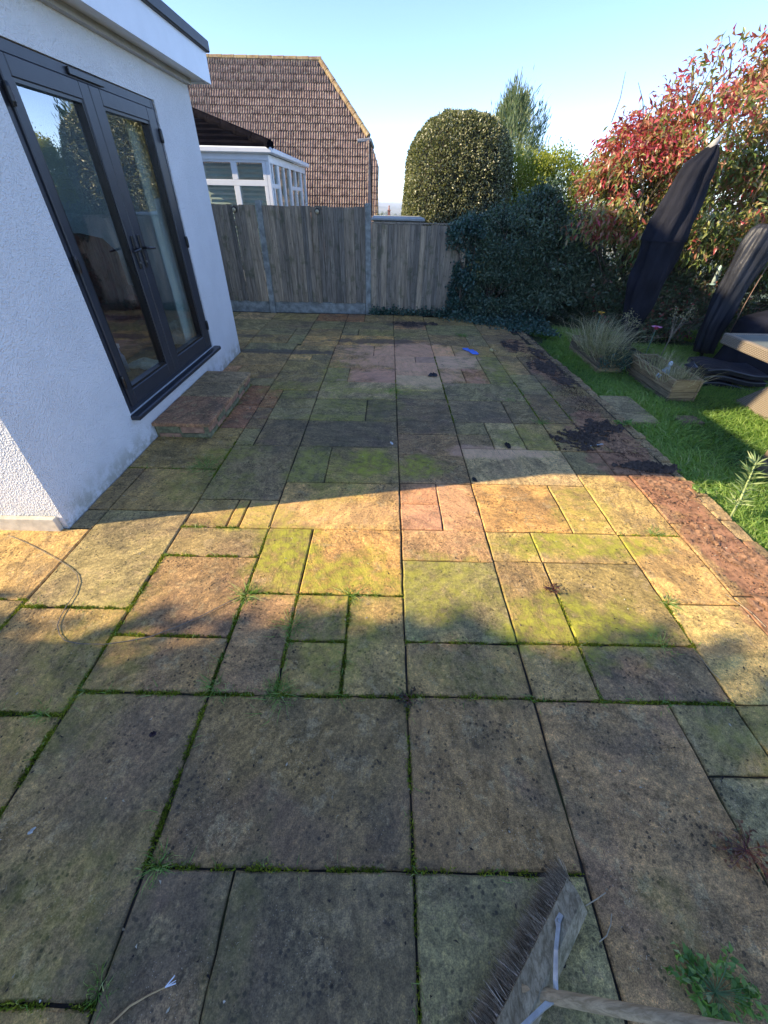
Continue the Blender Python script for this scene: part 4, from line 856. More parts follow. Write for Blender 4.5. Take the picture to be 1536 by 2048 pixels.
# ------------------------------------------------------------------ moss and grass in the joints
SEGS = [ # x0,y0,x1,y1,amount of moss, amount of grass
 (b_, 1.42, b_, 1.2, .5, .3), (b_, 1.375, c_, 1.375, .9, .3), (-2.5, 1.42, b_, 1.42, .6, .5), (c_, .8, c_, 1.8, 1, .5), (c_, 1.795, d_, 1.795, .4, .5), (c_, .905, d_, .905, .7, .7), (c_, 1.205, d_, 1.205, .8, .4),
 (d_, .905, d_, 1.5, 1, .8), (d_, .3, d_, .905, .8, .25), (b_, .8, c_, .8, .6, .3), (b_, .8, b_, 1.375, .7, .2), (c_, .3, c_, .8, .8, .2), (d_, .905, e_, .905, .8, .9), (e_, .905, e_, 1.5, .8, 1.0), (e_, .905, g_, .905, .7, .8), (f_, .905, f_, 1.5, .7, .7), (e_, 1.19, f_, 1.19, .8, .5), (d_, 1.5, g_, 1.5, .5, .7),
 (g_, .905, i_, .905, .5, .5), (g_, 1.2, i_, 1.2, .5, .4), (i_, 1.2, l_, 1.2, .8, .3), (i_, .9, l_, .9, .4, .3), (l_, 1.2, l_, 1.5, 1, .3), (j_, .9, j_, 1.5, .5, .2), (g_, .3, i_, .3, .3, .3), (g_, -.3, g_, .9, .3, .2), (d_, .3, g_, .3, .5, .3), (k_, .605, l_, .605, .9, .1), (k_, 0, k_, .9, .3, .2), (l_, 2.075, m_, 2.075, .3, .5),
 (c_, .0, d_, .0, .5, .2), (c_, 1.8, d_, 2.08, .0, .0), (c_, 2.075, -1.0, 2.075, .5, 1.0), (d_, 1.5, d_, 2.08, .3, .2), (W_, 2.815, c_, 2.815, .2, .5), (c_, 2.7, c_, 3.3, .5, .8), (l_, 3.8, l_, 5.0, .5, .7), (i_, 3.8, i_, 6.0, .3, .2), (g_, 4.4, g_, 5.0, .2, .5), (-1.64, 3.4, -1.64, 4.75, .6, .4), (W_, 3.35, -1.64, 3.35, .8, .5), (l_, .605, 2.4, .9, .1, .1), (j_, .9, l_, .9, .5, .6), (1.98, 3.9, 1.98, 4.9, .3, .5)]
MP = []; GP = []
for x0, y0, x1, y1, mo, gr in SEGS:
    L = math.hypot(x1-x0, y1-y0); nm = int(L*2600*mo); ng = int(L*320*gr)
    for cnt, lst, sg in ((nm, MP, .0065), (ng, GP, .011)):
        s = rng.uniform(0, 1, cnt); w1 = np.sin(s*L*21+x0*9)+np.sin(s*L*47+y0*7)
        s = s[(w1+rng.normal(size=cnt)*.5 > (-.5 if lst is MP else .35))]; q = len(s)
        nx, ny = (y1-y0)/L, (x1-x0)/L; off = rng.normal(size=q)*sg
        lst.append(np.stack([x0+(x1-x0)*s+nx*off, y0+(y1-y0)*s+ny*off, np.full(q, -.006)], 1))
MP = np.concatenate(MP); n = len(MP); D = rng.normal(size=(n, 3))*.7; D[:, 2] = 1
rn = np.clip(.5+.3*fnoise(MP, 6, 1)+rng.normal(size=n)*.2, 0, 1)
link('joint_moss', blades('joint_moss', MP, D, rng.uniform(.007, .019, n), .005, L_MOSS, rn, .5), kind='stuff')
GP = np.concatenate(GP); n = len(GP); D = rng.normal(size=(n, 3))*.9; D[:, 2] = .8
link('joint_grass', blades('joint_grass', GP, D, rng.uniform(.02, .06, n), rng.uniform(.0018, .0038, n), L_WEED, np.clip(.5+rng.normal(size=n)*.25, 0, 1), 1.2), kind='stuff')
def tuft(x, y, r, n, h, lab, mt=L_WEED, nm='grass_tuft', rb=0):
    a = rng.uniform(0, 6.28, n); q = np.abs(rng.normal(size=n))*r*.45; P = np.stack([q*np.cos(a), q*np.sin(a), np.full(n, -.005)], 1)
    D = np.stack([np.cos(a)*1.1, np.sin(a)*1.1, np.full(n, .75)], 1)+rng.normal(size=(n, 3))*.45; D[:, 2] = np.abs(D[:, 2])
    me = blades(nm, P, D, h*rng.uniform(.5, 1.1, n), rng.uniform(.002, .004, n), mt, np.clip(.5+rb+rng.normal(size=n)*.25, 0, 1), 1.3)
    o = link(nm, me, None, (x, y, 0)); tag(o, lab, 'weed', 'grass tufts growing in the paving joints'); return o
def G_(px, py):                                      # authoring aid: ground point of a photo pixel
    v = fw+r2*((px-768)/FPX)+d2*((py-1024)/FPX); t = -1.8/v.z; return v.x*t, v.y*t
for px, py, r, n, h, lab in [
    (495, 1190, .05, 110, .10, 'bright green grass tuft where the thin rope ends'), (585, 1250, .07, 140, .08, 'pale straggly grass tuft between the rope tuft and the square centre slab'),
    (560, 1385, .09, 170, .07, 'wide leafy grass tuft on the long joint, left of the centre line'), (705, 1188, .06, 90, .07, 'grass tuft on the sunlit joint just left of the centre line'),
    (85, 1425, .04, 50, .06, 'yellowish grass tuft at the far left beside the large plain slab'), (195, 1985, .045, 70, .05, 'dark grass tuft at the bottom left near the frayed stick'),
    (315, 1730, .05, 130, .045, 'mossy cushion of grass at the corner of the big dark slab'), (410, 930, .16, 260, .07, 'long green grass patch near the brick doorstep'),
    (1325, 1288, .08, 80, .05, 'low grass tuft on the joint at the shaded right side'), (1312, 1068, .09, 110, .05, 'sunlit yellow-green tuft beside the crumbling red slabs'),
    (1085, 845, .09, 120, .06, 'green tuft in the shade left of the dark soil patches'), (925, 672, .13, 150, .08, 'rounded green tuft near the ivy at the far end'),
    (785, 783, .13, 120, .06, 'flat green tuft at the centre of the far patio'), (1018, 800, .11, 90, .05, 'small green tuft on the right part of the far patio'), (430, 1370, .06, 80, .06, 'grass tuft at the lower end of the mossy joint'), (1340, 1205, .06, 90, .06, 'bright tuft at the sunlit edge of the right-hand joint')]:
    x, y = G_(px, py); tuft(x, y, r, n, h, lab)

# broad leaved weeds
def weed(x, y, r, n, s, lab, mt, red=False):
    W = thing('weed_plant', lab, 'weed', (x, y, 0))
    st = MB(); C = []; D = []
    for i in range(n):
        a = random.uniform(0, 6.28); q = r*random.uniform(.4, 1); e = Vector((q*math.cos(a), q*math.sin(a)*.7, random.uniform(.01, .04)))
        st.tube([(0, 0, .0), e*.5+Vector((0, 0, .012)), e], [.0013, .001, .0006], 4)
        for k in range(7):
            f = random.uniform(.45, 1.1); C.append(tuple(e*f)); aa = a+random.uniform(-1.5, 1.5); D.append((math.cos(aa), math.sin(aa), random.uniform(.0, .6)))
    C = np.array(C); D = np.array(D)
    link('leaves', leaves('leaves', C, D, s*rng.uniform(.6, 1.2, len(C)), s*.45, mt, np.clip(.45+rng.normal(size=len(C))*.25, 0, 1)), W)
    part('stems', st, simple('red_stem', (.16, .05, .04), .6, .3) if red else simple('green_stem_herb', (.12, .2, .06), .6, .2), W)
x, y = G_(1430, 1985); weed(x, y, .13, 34, .03, 'feathery green herb plant at the bottom right corner', L_WEED)
x, y = G_(1490, 1700); weed(x, y, .12, 24, .022, 'dark reddish weed creeping along the right-hand joint', m_leaf('red_weed', [(0, (.09, .04, .02)), (.5, (.22, .09, .04)), (1, (.16, .22, .1))], .5, .2), True)
x, y = G_(1105, 1180); weed(x, y, .06, 12, .018, 'small dry reddish weed in the joint at the shade line', m_leaf('dry_weed', [(0, (.08, .03, .02)), (1, (.2, .1, .06))]), True)
x, y = G_(820, 1400); weed(x, y, .06, 14, .018, 'small brown weed on the centre joint crossing', m_leaf('brown_weed', [(0, (.05, .03, .02)), (1, (.10, .10, .05))]), True)
x, y = G_(1245, 848); weed(x, y, .09, 14, .04, 'pale green leafy weed at the patio edge by the lawn', L_WEED)

# ------------------------------------------------------------------ soil and crumbled stone
def soil_patch(name, lab, cx, cy_, rx, ry, hgt, mt, seed, thr=.0, res=.011, kind=None):
    nx, ny = int(2*rx/res), int(2*ry/res); X, Y = np.meshgrid(np.linspace(-rx, rx, nx), np.linspace(-ry, ry, ny))
    P = np.stack([X.ravel(), Y.ravel(), np.full(X.size, seed*1.7)], 1)
    e = 1-np.sqrt((P[:, 0]/rx)**2+(P[:, 1]/ry)**2); hh = e*1.0+fnoise(P, 9, seed)*.5+fnoise(P, 34, seed+1)*.6+fnoise(P, 80, seed+3)*.3-thr-.16
    z = np.clip(hh, 0, 1)**.7*hgt*(.8+fnoise(P, 60, seed+2)*.45+rng.uniform(-.5, .6, len(P)))
    P[:, 2] = z+.003; a = (np.arange(ny-1)[:, None]*nx+np.arange(nx-1)).ravel()[:, None]; F_ = a+np.array([0, 1, nx+1, nx])
    F_ = F_[(hh[F_] > 0).sum(1) >= 3]
    if not len(F_): return
    o = link(name, npmesh(name, P, F_, mt), None, (cx, cy_, 0)); o['kind'] = 'stuff'
    return o
for i, (cx, cy_, rx, ry, h, mt, th) in enumerate([(1.86, 3.44, .24, .2, .03, SOIL, 0), (2.2, 3.74, .24, .18, .03, SOIL, 0.05), (2.05, 3.58, .25, .15, .025, SOIL, .1), (2.25, 3.0, .26, .09, .02, SOIL, .15), (2.42, 2.96, .15, .08, .035, SOIL, .05), (2.3, 2.72, .22, .22, .012, SOILRED, .3), (2.33, 2.5, .14, .18, .014, SOILRED, .2), (2.28, 2.1, .2, .16, .016, SOILRED, .15), (2.36, 1.85, .14, .3, .012, SOILRED, .25),
        (2.2, 5.6, .22, .35, .02, SOIL, .15), (2.28, 5.1, .18, .25, .015, SOIL, .2), (2.05, 6.6, .2, .35, .02, SOIL, .15), (2.3, 6.2, .12, .4, .02, SOIL, .2), (.38, 7.9, .28, .2, .015, SOIL, .1), (.75, 7.95, .25, .12, .012, SOIL, .25), (2.2, 3.3, .28, .22, .01, SOILRED, .3), (2.25, 1.4, .2, .35, .012, SOILRED, .3)]):
    soil_patch('loose_soil' if mt is SOIL else 'stone_crumbs', '', cx, cy_, rx, ry, h, mt, 50+i, th)
k = 9000; yy = rng.uniform(.7, 7.4, k)**1.0; P = np.stack([2.27-np.maximum(0, yy-4.6)*.05+rng.normal(size=k)*.11, yy, np.full(k, .004)], 1)
P = P[(P[:, 0] < 2.56) & (P[:, 0] > 1.95) & (fnoise(P, 4.5, 88)+rng.normal(size=k)*.3 > .0)]; k = len(P); D = rng.normal(size=(k, 3)); D[:, 2] *= .4
CR = m_leaf('crumb_tones', [(0, (.03, .02, .014)), (.5, (.12, .065, .04)), (.85, (.34, .18, .11)), (1, (.5, .36, .22))], .95, .05)
link('stone_crumbs', leaves('stone_crumbs', P, D, rng.uniform(.005, .02, k), .009, CR, np.clip(rng.normal(.4, .25, k), 0, 1), fold=.5), kind='stuff')
# scattered chips, crumbs and twigs
n = 1500; P = np.stack([rng.uniform(-2.0, 2.5, n), .0+rng.uniform(0, 1, n)**1.4*8.3, np.full(n, .004)], 1)
k = 900; Q = np.stack([rng.normal(2.3, .14, k), rng.uniform(1, 7, k), np.full(k, .005)], 1); P = np.concatenate([P, Q]); P = P[~((P[:, 0] < -1.6) & (P[:, 1] > 3.3) & (P[:, 1] < 4.8))]; n = len(P)
D = rng.normal(size=(n, 3)); D[:, 2] *= .15
LIT = m_leaf('litter', [(0, (.02, .015, .012)), (.55, (.09, .06, .04)), (.8, (.3, .24, .15)), (1, (.6, .55, .45))], .9, .1)
link('leaf_litter', leaves('leaf_litter', P, D, rng.uniform(.006, .022, n), .007, LIT, rng.uniform(0, 1, n)**1.6), kind='stuff')

# ------------------------------------------------------------------ small things on the patio
def flat_rag(name, lab, cat, x, y, s, col, seed, asp=.6, h=.025, rough=.8):
    r = random.Random(seed); n = 14; rings = 4; vs = [(0, 0, h*.6)]; 
    rad = [s*(1+.35*math.sin(2*a*6.28/n+seed)+r.uniform(-.25, .25)) for a in range(n)]
    for q in range(1, rings+1):
        for a in range(n):
            f = q/rings; vs.append((rad[a]*f*math.cos(6.28*a/n), rad[a]*f*asp*math.sin(6.28*a/n), (h*(.5+.5*math.sin(a*2.1+q*1.7))*(1 if q < rings else .3))+.004))
    fs = [(0, 1+a, 1+(a+1) % n) for a in range(n)]+[(1+(q-1)*n+a, 1+q*n+a, 1+q*n+(a+1) % n, 1+(q-1)*n+(a+1) % n) for q in range(1, rings) for a in range(n)]
    me = MB().add(vs, fs).mesh(name, simple(name, col, rough, .15, 30), True); o = link(name, me, None, (x, y, 0), (0, 0, r.uniform(0, 3))); return tag(o, lab, cat)
flat_rag('rubber_glove', 'crumpled bright blue disposable glove lying on the far paving', 'glove', 1.30, 6.26, .13, (.12, .24, .75), 2, .5, .03)
flat_rag('crumpled_leaf', 'dark curled leaf with pale veins on the pinkish slabs', 'leaf', .62, 5.17, .07, (.03, .03, .035), 4, .6, .04)
flat_rag('paper_scrap', 'white scrap of paper on the dark slab near the centre', 'paper', .07, 3.32, .025, (.75, .75, .72), 6, .5, .008)
flat_rag('wooden_chip', 'pale flat chip of wood beside the dark soil patch', 'wood chip', 2.02, 3.37, .06, (.45, .45, .42), 8, .25, .006)
flat_rag('mud_clod', 'dark clod of earth on the pale strip of slab', 'earth', 1.16, 3.31, .04, (.03, .022, .018), 9, .8, .03)
flat_rag('fallen_leaf', 'small black leaf on the shaded slab just above the shadow edge', 'leaf', .75, 2.73, .03, (.02, .018, .016), 10, .7, .01)
x, y = G_(307, 1469); flat_rag('dried_berry', 'dark dried flower head on the large slab at the left', 'seed head', x, y, .013, (.035, .015, .02), 11, .9, .012)
x, y = G_(65, 1662); flat_rag('leaf_fragment', 'tiny white leaf fragment near the left edge of the picture', 'leaf', x, y, .012, (.6, .58, .5), 12, .6, .006)
o = link('snail_shell', MB().tube([(-.02, 0, .018), (0, .01, .03), (.02, 0, .022), (.03, -.01, .012)], [.012, .026, .022, .006], 8).mesh('snail_shell', simple('shell', (.45, .38, .16), .5, .2), True), None, (1.60, 6.28, 0)); tag(o, 'small yellowish stone to the right of the blue glove', 'stone')
ROPE = simple('grey_string', (.17, .15, .12), .9, .3, 60)
rp_ = [(18, 1072), (50, 1085), (80, 1100), (112, 1118), (140, 1135), (155, 1150), (158, 1165), (150, 1190), (135, 1212), (122, 1235), (116, 1252), (120, 1270), (132, 1283), (160, 1289), (210, 1290), (255, 1284), (300, 1275), (350, 1257), (400, 1235), (445, 1212), (480, 1195)]
o = link('string', MB().tube([(*G_(a, b), .007) for a, b in rp_], .0021, 6).mesh('string', ROPE, True)); tag(o, 'thin grey string looping across the left-hand slabs', 'string')
sk = thing('frayed_stick', 'thin straw-coloured stick with a frayed white end at the bottom left', 'stick', (*G_(225, 2047), 0))
bx_, by_ = G_(225, 2047); q = [(*G_(a, b), .008) for a, b in ((190, 2075), (225, 2047), (262, 2012), (300, 1990), (332, 1975))]
part('stem', MB().tube([(a-bx_, b-by_, c) for a, b, c in q], [.003, .003, .0028, .0025, .002], 6), simple('straw', (.5, .33, .15), .7, .2), sk, True)
ex, ey = G_(332, 1975); mb = MB()
for k in range(9):
    a = .55+random.uniform(-.35, .35); mb.tube([(ex-bx_, ey-by_, .008), (ex-bx_+.03*math.cos(a), ey-by_+.03*math.sin(a), .012)], [.0018, .0008], 4)
part('frayed_end', mb, WHITEPVC, sk)
for pts, lab in (([(1170, 1812), (1190, 1800), (1210, 1786)], 'short dry grass stalk beside the top of the broom head'), ([(1197, 1884), (1212, 1872), (1220, 1850), (1222, 1828)], 'thin curved dry grass stalk right of the broom'), ([(1395, 1310), (1420, 1342), (1440, 1360)], 'thin dry twig on the shaded slab at the right'), ([(1450, 1190), (1500, 1225), (1530, 1255)], 'long dry stalk lying on the crumbled red slab')):
    o = link('dry_stalk', MB().tube([(*G_(a, b), .006) for a, b in pts], [.0016]*len(pts), 5).mesh('dry_stalk', simple('stalk', (.42, .34, .22), .8, .2))); tag(o, lab, 'stalk')

# ------------------------------------------------------------------ broom
# head runs from the upper end (.63,.27) down-left out of frame; built in local axes: Y along the head, X across to the bristle side
BR = thing('broom', 'large worn yard broom with grey-brown bristles, metal stay and wooden handle at the bottom right', 'broom', (.66, .255, 0), 0)
import numpy as _n
ax = Vector((.36-.655, -.03-.262, 0)).normalized()    # along the head, away from the tip
sd = Vector((ax.y, -ax.x, 0))                          # towards the bristle side (left in the picture)
if sd.x > 0: sd = -sd
Z = Vector((0, 0, 1))
tiltd = (sd*.82+Z*-.57).normalized()                   # bristle direction: leaning down to the left
nrm = ax.cross(tiltd).normalized()
if nrm.z < 0: nrm = -nrm
def bp(a, s, n_): return tuple(ax*a+tiltd*s+nrm*n_+Z*.058)
Lh = .62; wd2 = .038; th2 = .026
mb = MB(); prof = [(-wd2, -th2*.7), (-wd2*.8, th2), (wd2*.75, th2), (wd2, th2*.6), (wd2, -th2), (-wd2*.6, -th2)]
secs = [(.0, .5), (.012, .8), (.035, 1), (Lh-.035, 1), (Lh-.012, .8), (Lh, .5)]
vs = []
for a, f in secs:
    for s, n_ in prof: vs.append(bp(a+(0.0 if f == 1 else (wd2-s)*.15), wd2+(s-wd2)*f if f < 1 else s, n_*(.6+.4*f)))
k = len(prof); mb.add(vs, [tuple(range(k))]+[(i*k+j, (i+1)*k+j, (i+1)*k+(j+1) % k, i*k+(j+1) % k) for i in range(len(secs)-1) for j in range(k)]+[tuple((len(secs)-1)*k+j for j in range(k))[::-1]])
hd = part('broom_head', mb, BROOMWOOD, BR)
n = 24000; A = rng.uniform(.0, Lh, n); tuf = np.round(A/.02)*.02+rng.normal(size=n)*.004; nn = rng.choice([-.018, -.006, .006, .017], n)+rng.normal(size=n)*.002
C = np.outer(tuf, ax)+wd2*.9*np.array(tiltd)+np.outer(nn, nrm)+np.array([0, 0, .058])
D = np.array(tiltd)+rng.normal(size=(n, 3))*.17+np.outer((nn*9), nrm)-np.outer(np.exp(-tuf/.03)*.35, ax)
L_BR = m_leaf('bristles', [(0, (.09, .06, .035)), (.5, (.34, .25, .16)), (1, (.8, .66, .5))], .6, .1)
link('bristles', blades('bristles', C, D, rng.uniform(.04, .075, n), .0017, L_BR, rng.uniform(0, 1, n), .25), BR)
STEEL = simple('galvanised_steel', (.46, .45, .42), .4, .2, 30, metal=.7)
# handle leaves the head near the bottom of the frame and runs right, towards the lower corner
h0 = Vector(bp(.32, .012, th2-.012)); ht = Vector((1.62, -.12, .50))-Vector((.66, .255, 0))
part('handle', MB().tube([tuple(h0), tuple(h0.lerp(ht, .3)), tuple(h0.lerp(ht, .7)), tuple(ht)], [.0155, .0155, .015, .015], 14), HANDLEWOOD, BR, True)
st0 = Vector(bp(.115, .0, th2+.003)); st1 = h0.lerp(ht, .07)-Z*.004+nrm*.004; st2 = Vector(bp(.5, 0, th2+.003)); sm_ = st0.lerp(st1, .5)+Z*.012
def ribbon(pts, wdt, th=.0022):
    mb = MB(); vs = []; k = len(pts)
    for i, p in enumerate(pts):
        d = (pts[min(i+1, k-1)]-pts[max(i-1, 0)]).normalized(); sv = d.cross(nrm).normalized()*wdt[i]; u = sv.cross(d).normalized()*th
        vs += [p-sv-u, p+sv-u, p+sv+u, p-sv+u]
    mb.add(vs, [(i*4+j, i*4+(j+1) % 4, i*4+4+(j+1) % 4, i*4+4+j) for i in range(k-1) for j in range(4)]+[(0, 3, 2, 1), tuple(4*(k-1)+j for j in range(4))]); return mb
mb = ribbon([st0-ax*.012, st0+ax*.012, st0.lerp(st1, .16)+nrm*.008, st0.lerp(st1, .5)+nrm*.02, st0.lerp(st1, .85)+nrm*.012, st1, st1.lerp(st2, .2)+nrm*.008, st1.lerp(st2, .6)+nrm*.016, st2], [.007, .0085, .006, .0055, .0065, .0085, .006, .006, .008])
part('stay_bracket', mb, STEEL, BR)
part('screw', MB().tube([tuple(st0+ax*.008+Z*.002), tuple(st0+ax*.008+Z*.006)], [.006, .004], 8), STEEL, BR)

# ------------------------------------------------------------------ covered parasols
def m_cloth(name, col, rough=.75, spec=.12):
    M, t, b = mat(name); P = OBJC(t); b.inputs['Roughness'].default_value = rough; b.inputs['Specular IOR Level'].default_value = spec
    c = MIX(t, RNG(t, NOISE(t, P, 3, 4, .6), .35, .7), tuple(x*.75 for x in col), tuple(x*1.35 for x in col)); t.links.new(c, b.inputs['Base Color'])
    BUMP(t, b, NOISE(t, MAP(t, P, sca=(1, 1, .35)), 8, 5, .6, .5), .7, .03); return M
COVER = m_cloth('black_cover_fabric', (.014, .015, .022)); COVER2 = m_cloth('black_vinyl_cover', (.02, .022, .03), .45, .3)
def sock(name, prof, mt, folds=7, depth=.12, seed=1, n=40):
    """draped cover: prof = (z, centre x, centre y, radius x, radius y)"""
    r = random.Random(seed); ph = [r.uniform(0, 6) for _ in range(4)]; vs = []; P = []
    for i in range(len(prof)-1):                     # subdivide
        for k in range(4): P.append([a+(b-a)*k/4 for a, b in zip(prof[i], prof[i+1])])
    P.append(list(prof[-1]))
    for (z, cx, cy_, rx, ry) in P:
        for j in range(n):
            a = 2*math.pi*j/n; f = 1+depth*(abs(math.sin(folds*.5*a+ph[0]+math.sin(z*1.7)*.35))-.6)+depth*.5*math.sin((folds+4)*a+ph[1]-z*1.3)+depth*.35*math.sin(z*9+3*a+ph[2])
            vs.append((cx+rx*f*math.cos(a), cy_+ry*f*math.sin(a), z))
    k = len(P); mb = MB(); mb.add(vs, [(i*n+j, i*n+(j+1) % n, (i+1)*n+(j+1) % n, (i+1)*n+j) for i in range(k-1) for j in range(n)]+[tuple((k-1)*n+j for j in range(n)), tuple(range(n))[::-1]])
    return mb.mesh(name, mt, True)
P1 = thing('covered_parasol', 'tall closed parasol in a black fabric cover with a pale tip', 'parasol', (3.83, 6.69, -.1), 0)
me = sock('cover', [(.10, .0, 0, .07, .08), (.35, -.01, 0, .11, .1), (.7, -.02, 0, .19, .15), (1.1, -.02, 0, .245, .18), (1.5, .0, 0, .26, .18), (1.54, .0, 0, .275, .19), (1.9, .04, 0, .25, .18), (2.2, .07, 0, .205, .16), (2.33, .10, 0, .18, .14), (2.42, .15, 0, .12, .1), (2.5, .18, 0, .05, .05)], COVER, 6, .2, 3); link('cover', me, P1)
part('cover_seam', MB().tube([(.29*math.cos(a*.25-2.9)-.0, .215*math.sin(a*.25-2.9), 1.52+.0*a) for a in range(13)], .008, 5), COVER, P1)
part('cover_tip', MB().tube([(.15, 0, 2.46), (.19, 0, 2.54), (.225, 0, 2.60)], [.06, .035, .01], 8), simple('faded_tip', (.35, .33, .3), .8, .2), P1, True)
part('pole', MB().tube([(0, 0, 0), (0, 0, .4)], .025, 10), BLACKMETAL, P1); part('base', MB().box(-.28, .28, -.28, .28, 0, .05, .01), BLACKMETAL, P1)
P2 = thing('covered_parasol', 'shorter closed parasol in a creased shiny black cover at the right edge', 'parasol', (5.08, 6.62, -.1), 0)
me = sock('cover', [(.08, .0, 0, .13, .12), (.4, -.03, 0, .155, .13), (.8, -.03, 0, .165, .14), (1.2, 0, 0, .18, .15), (1.5, .03, 0, .185, .15), (1.68, .05, 0, .17, .14), (1.735, .06, 0, .13, .1)], COVER2, 5, .22, 5); link('cover', me, P2)
part('zip', MB().tube([(.17, -.13, .2), (.165, -.13, .8), (.2, -.12, 1.2), (.24, -.11, 1.5)], .006, 5), simple('zip_brown', (.2, .12, .08), .6), P2)
part('pole', MB().tube([(0, 0, 0), (0, 0, .3)], .025, 10), BLACKMETAL, P2)
# covered barbecue behind the table
Q = thing('covered_barbecue', 'large black fabric cover over garden furniture behind the wicker table', 'covered furniture', (5.9, 6.1, -.1))
me = sock('cover', [(.02, 0, 0, .92, .55), (.3, 0, 0, .86, .5), (.62, 0, 0, .82, .46), (.68, .02, 0, .78, .44), (.86, .25, 0, .35, .3), (.88, .3, 0, .1, .1)], COVER, 9, .05, 8); link('cover', me, Q)
part('strap', MB().box(-.7, -.3, -.47, -.45, .66, .69), COVER2, Q)
# folded loungers stacked
for k, (z, lab) in enumerate(((-.10, 'bottom black folded lounger of the stack behind the planter'), (-.015, 'middle black folded lounger of the stack of three'), (.07, 'top black folded lounger of the stack behind the planter'))):
    o = thing('folded_lounger', lab, 'lounger', (4.22, 5.25, z), -.12, 'stacked folded loungers')
    mb = MB(); n = 16; vs = []; wv = .022
    for s in (0, 1):
        for i in range(n+1):
            x = .78*i/n; zz = wv*math.sin(i/n*7.0)+(0 if i < n*.6 else -.05*(i/n-.6)/.4)
            vs += [(x, s*.55, zz+.0), (x, s*.55, zz+.055)]
    m2 = 2*(n+1); fs = []
    for i in range(n):
        a = 2*i; fs += [(a, a+2, a+3, a+1), (m2+a, m2+a+1, m2+a+3, m2+a+2), (a+1, a+3, m2+a+3, m2+a+1), (a, m2+a, m2+a+2, a+2)]
    fs += [(0, 1, m2+1, m2), (m2-2, 2*m2-2, 2*m2-1, m2-1)]
    part('panel', mb.add(vs, fs), COVER2, o)
    part('rim', MB().tube([(.78*i/n, -.004, wv*math.sin(i/n*7.0)+(0 if i < n*.6 else -.05*(i/n-.6)/.4)+.05) for i in range(n+1)], .008, 6), simple('grey_rim', (.10, .11, .13), .35, .1), o, True)

# ------------------------------------------------------------------ wicker table
def m_wicker():
    M, t, b = mat('pale_wicker'); P = OBJC(t)
    w1 = N(t, 'ShaderNodeTexWave', wave_type='BANDS', bands_direction='Z'); t.links.new(P, w1.inputs['Vector']); w1.inputs['Scale'].default_value = 22; w1.inputs['Distortion'].default_value = 1.0
    w2 = N(t, 'ShaderNodeTexWave', wave_type='BANDS', bands_direction='DIAGONAL'); t.links.new(P, w2.inputs['Vector']); w2.inputs['Scale'].default_value = 26
    h = MA(t, 'MULTIPLY', w1.outputs['Fac'], w2.outputs['Fac'])
    c = MIX(t, RNG(t, h, .0, .5), (.16, .125, .085), (.38, .31, .22)); t.links.new(c, b.inputs['Base Color']); b.inputs['Roughness'].default_value = .6
    BUMP(t, b, h, .8, .01); return M
WK = m_wicker()
TB = thing('wicker_table', 'pale wicker garden table with grey top and flared pedestal at the right edge', 'table', (3.75, 3.0, -.1))
part('tabletop', MB().box(.03, 1.27, .03, 1.69, .745, .80, .01), simple('grey_glass_top', (.20, .23, .22), .25, .1, 5), TB)
ed = MB().box(0, .06, .0, 1.72, .70, .808, .01).box(.061, 1.3, 1.66, 1.72, .70, .808, .01).box(1.24, 1.3, .0, 1.659, .70, .808, .01).box(.061, 1.239, 0, .06, .70, .808, .01)
part('table_edge', ed, WK, TB)
pd = MB(); rects = [(.0, .56, 1.2, 1.76-.02, .0), (.0, .60, 1.16, 1.7, .04), (.5, .70, 1.1, 1.4, .30), (.5, .75, 1.1, 1.4, .70)]
rects = [(.60, 1.3, .45, 1.75, .0), (.60, 1.3, .45, 1.75, .03), (.74, 1.26, .62, 1.6, .26), (.76, 1.26, .64, 1.56, .70)]
vs = []
for x0, x1, y0, y1, z in rects: vs += [(x0, y0, z), (x1, y0, z), (x1, y1, z), (x0, y1, z)]
pd.add(vs, [(i*4+j, i*4+(j+1) % 4, (i+1)*4+(j+1) % 4, (i+1)*4+j) for i in range(3) for j in range(4)])
part('pedestal', pd, WK, TB)

# ------------------------------------------------------------------ planters
def planter(x, y, lx, ly, rz, lab, rows=((0, .085), (.09, .235)), soilz=.19):
    o = thing('wooden_planter', lab, 'planter', (x, y, -.1), rz)
    t2 = .028
    for z0, z1 in rows:
        j = random.uniform(-.003, .003)
        part('plank', MB().box(0+j, t2+j, 0, ly, z0, z1, .004), PLANKWOOD, o); part('plank', MB().box(lx-t2+j, lx+j, 0, ly, z0, z1, .004), PLANKWOOD, o)
        part('plank', MB().box(t2+.001, lx-t2-.001, 0+j+.002, t2+j, z0, z1, .004), PLANKWOOD2, o); part('plank', MB().box(t2+.001, lx-t2-.001, ly-t2+j, ly+j-.002, z0, z1, .004), PLANKWOOD2, o)
    part('compost', MB().box(t2+.004, lx-t2-.004, t2+.004, ly-t2-.004, .02, soilz), SOIL, o)
    return o
PLANKWOOD2 = m_wood('aged_planter_end_wood', (.2, .14, .07), (.48, .36, .19), 'X', 1, .2)
planter(3.02, 5.72, .36, 1.12, .0, 'weathered wooden trough planter full of dry ornamental grass, nearest the hedge', ((0, .07), (.075, .15), (.155, .235)))
planter(3.46, 4.72, .36, 1.04, .02, 'wooden trough planter holding a grey figurine and a small lantern', ((.0, .04), (.045, .115), (.12, .27)), .2)
planter(3.42, 2.1, .42, 1.08, -.03, 'weathered wooden planter cut off by the right edge of the picture', ((0, .11), (.115, .23)))
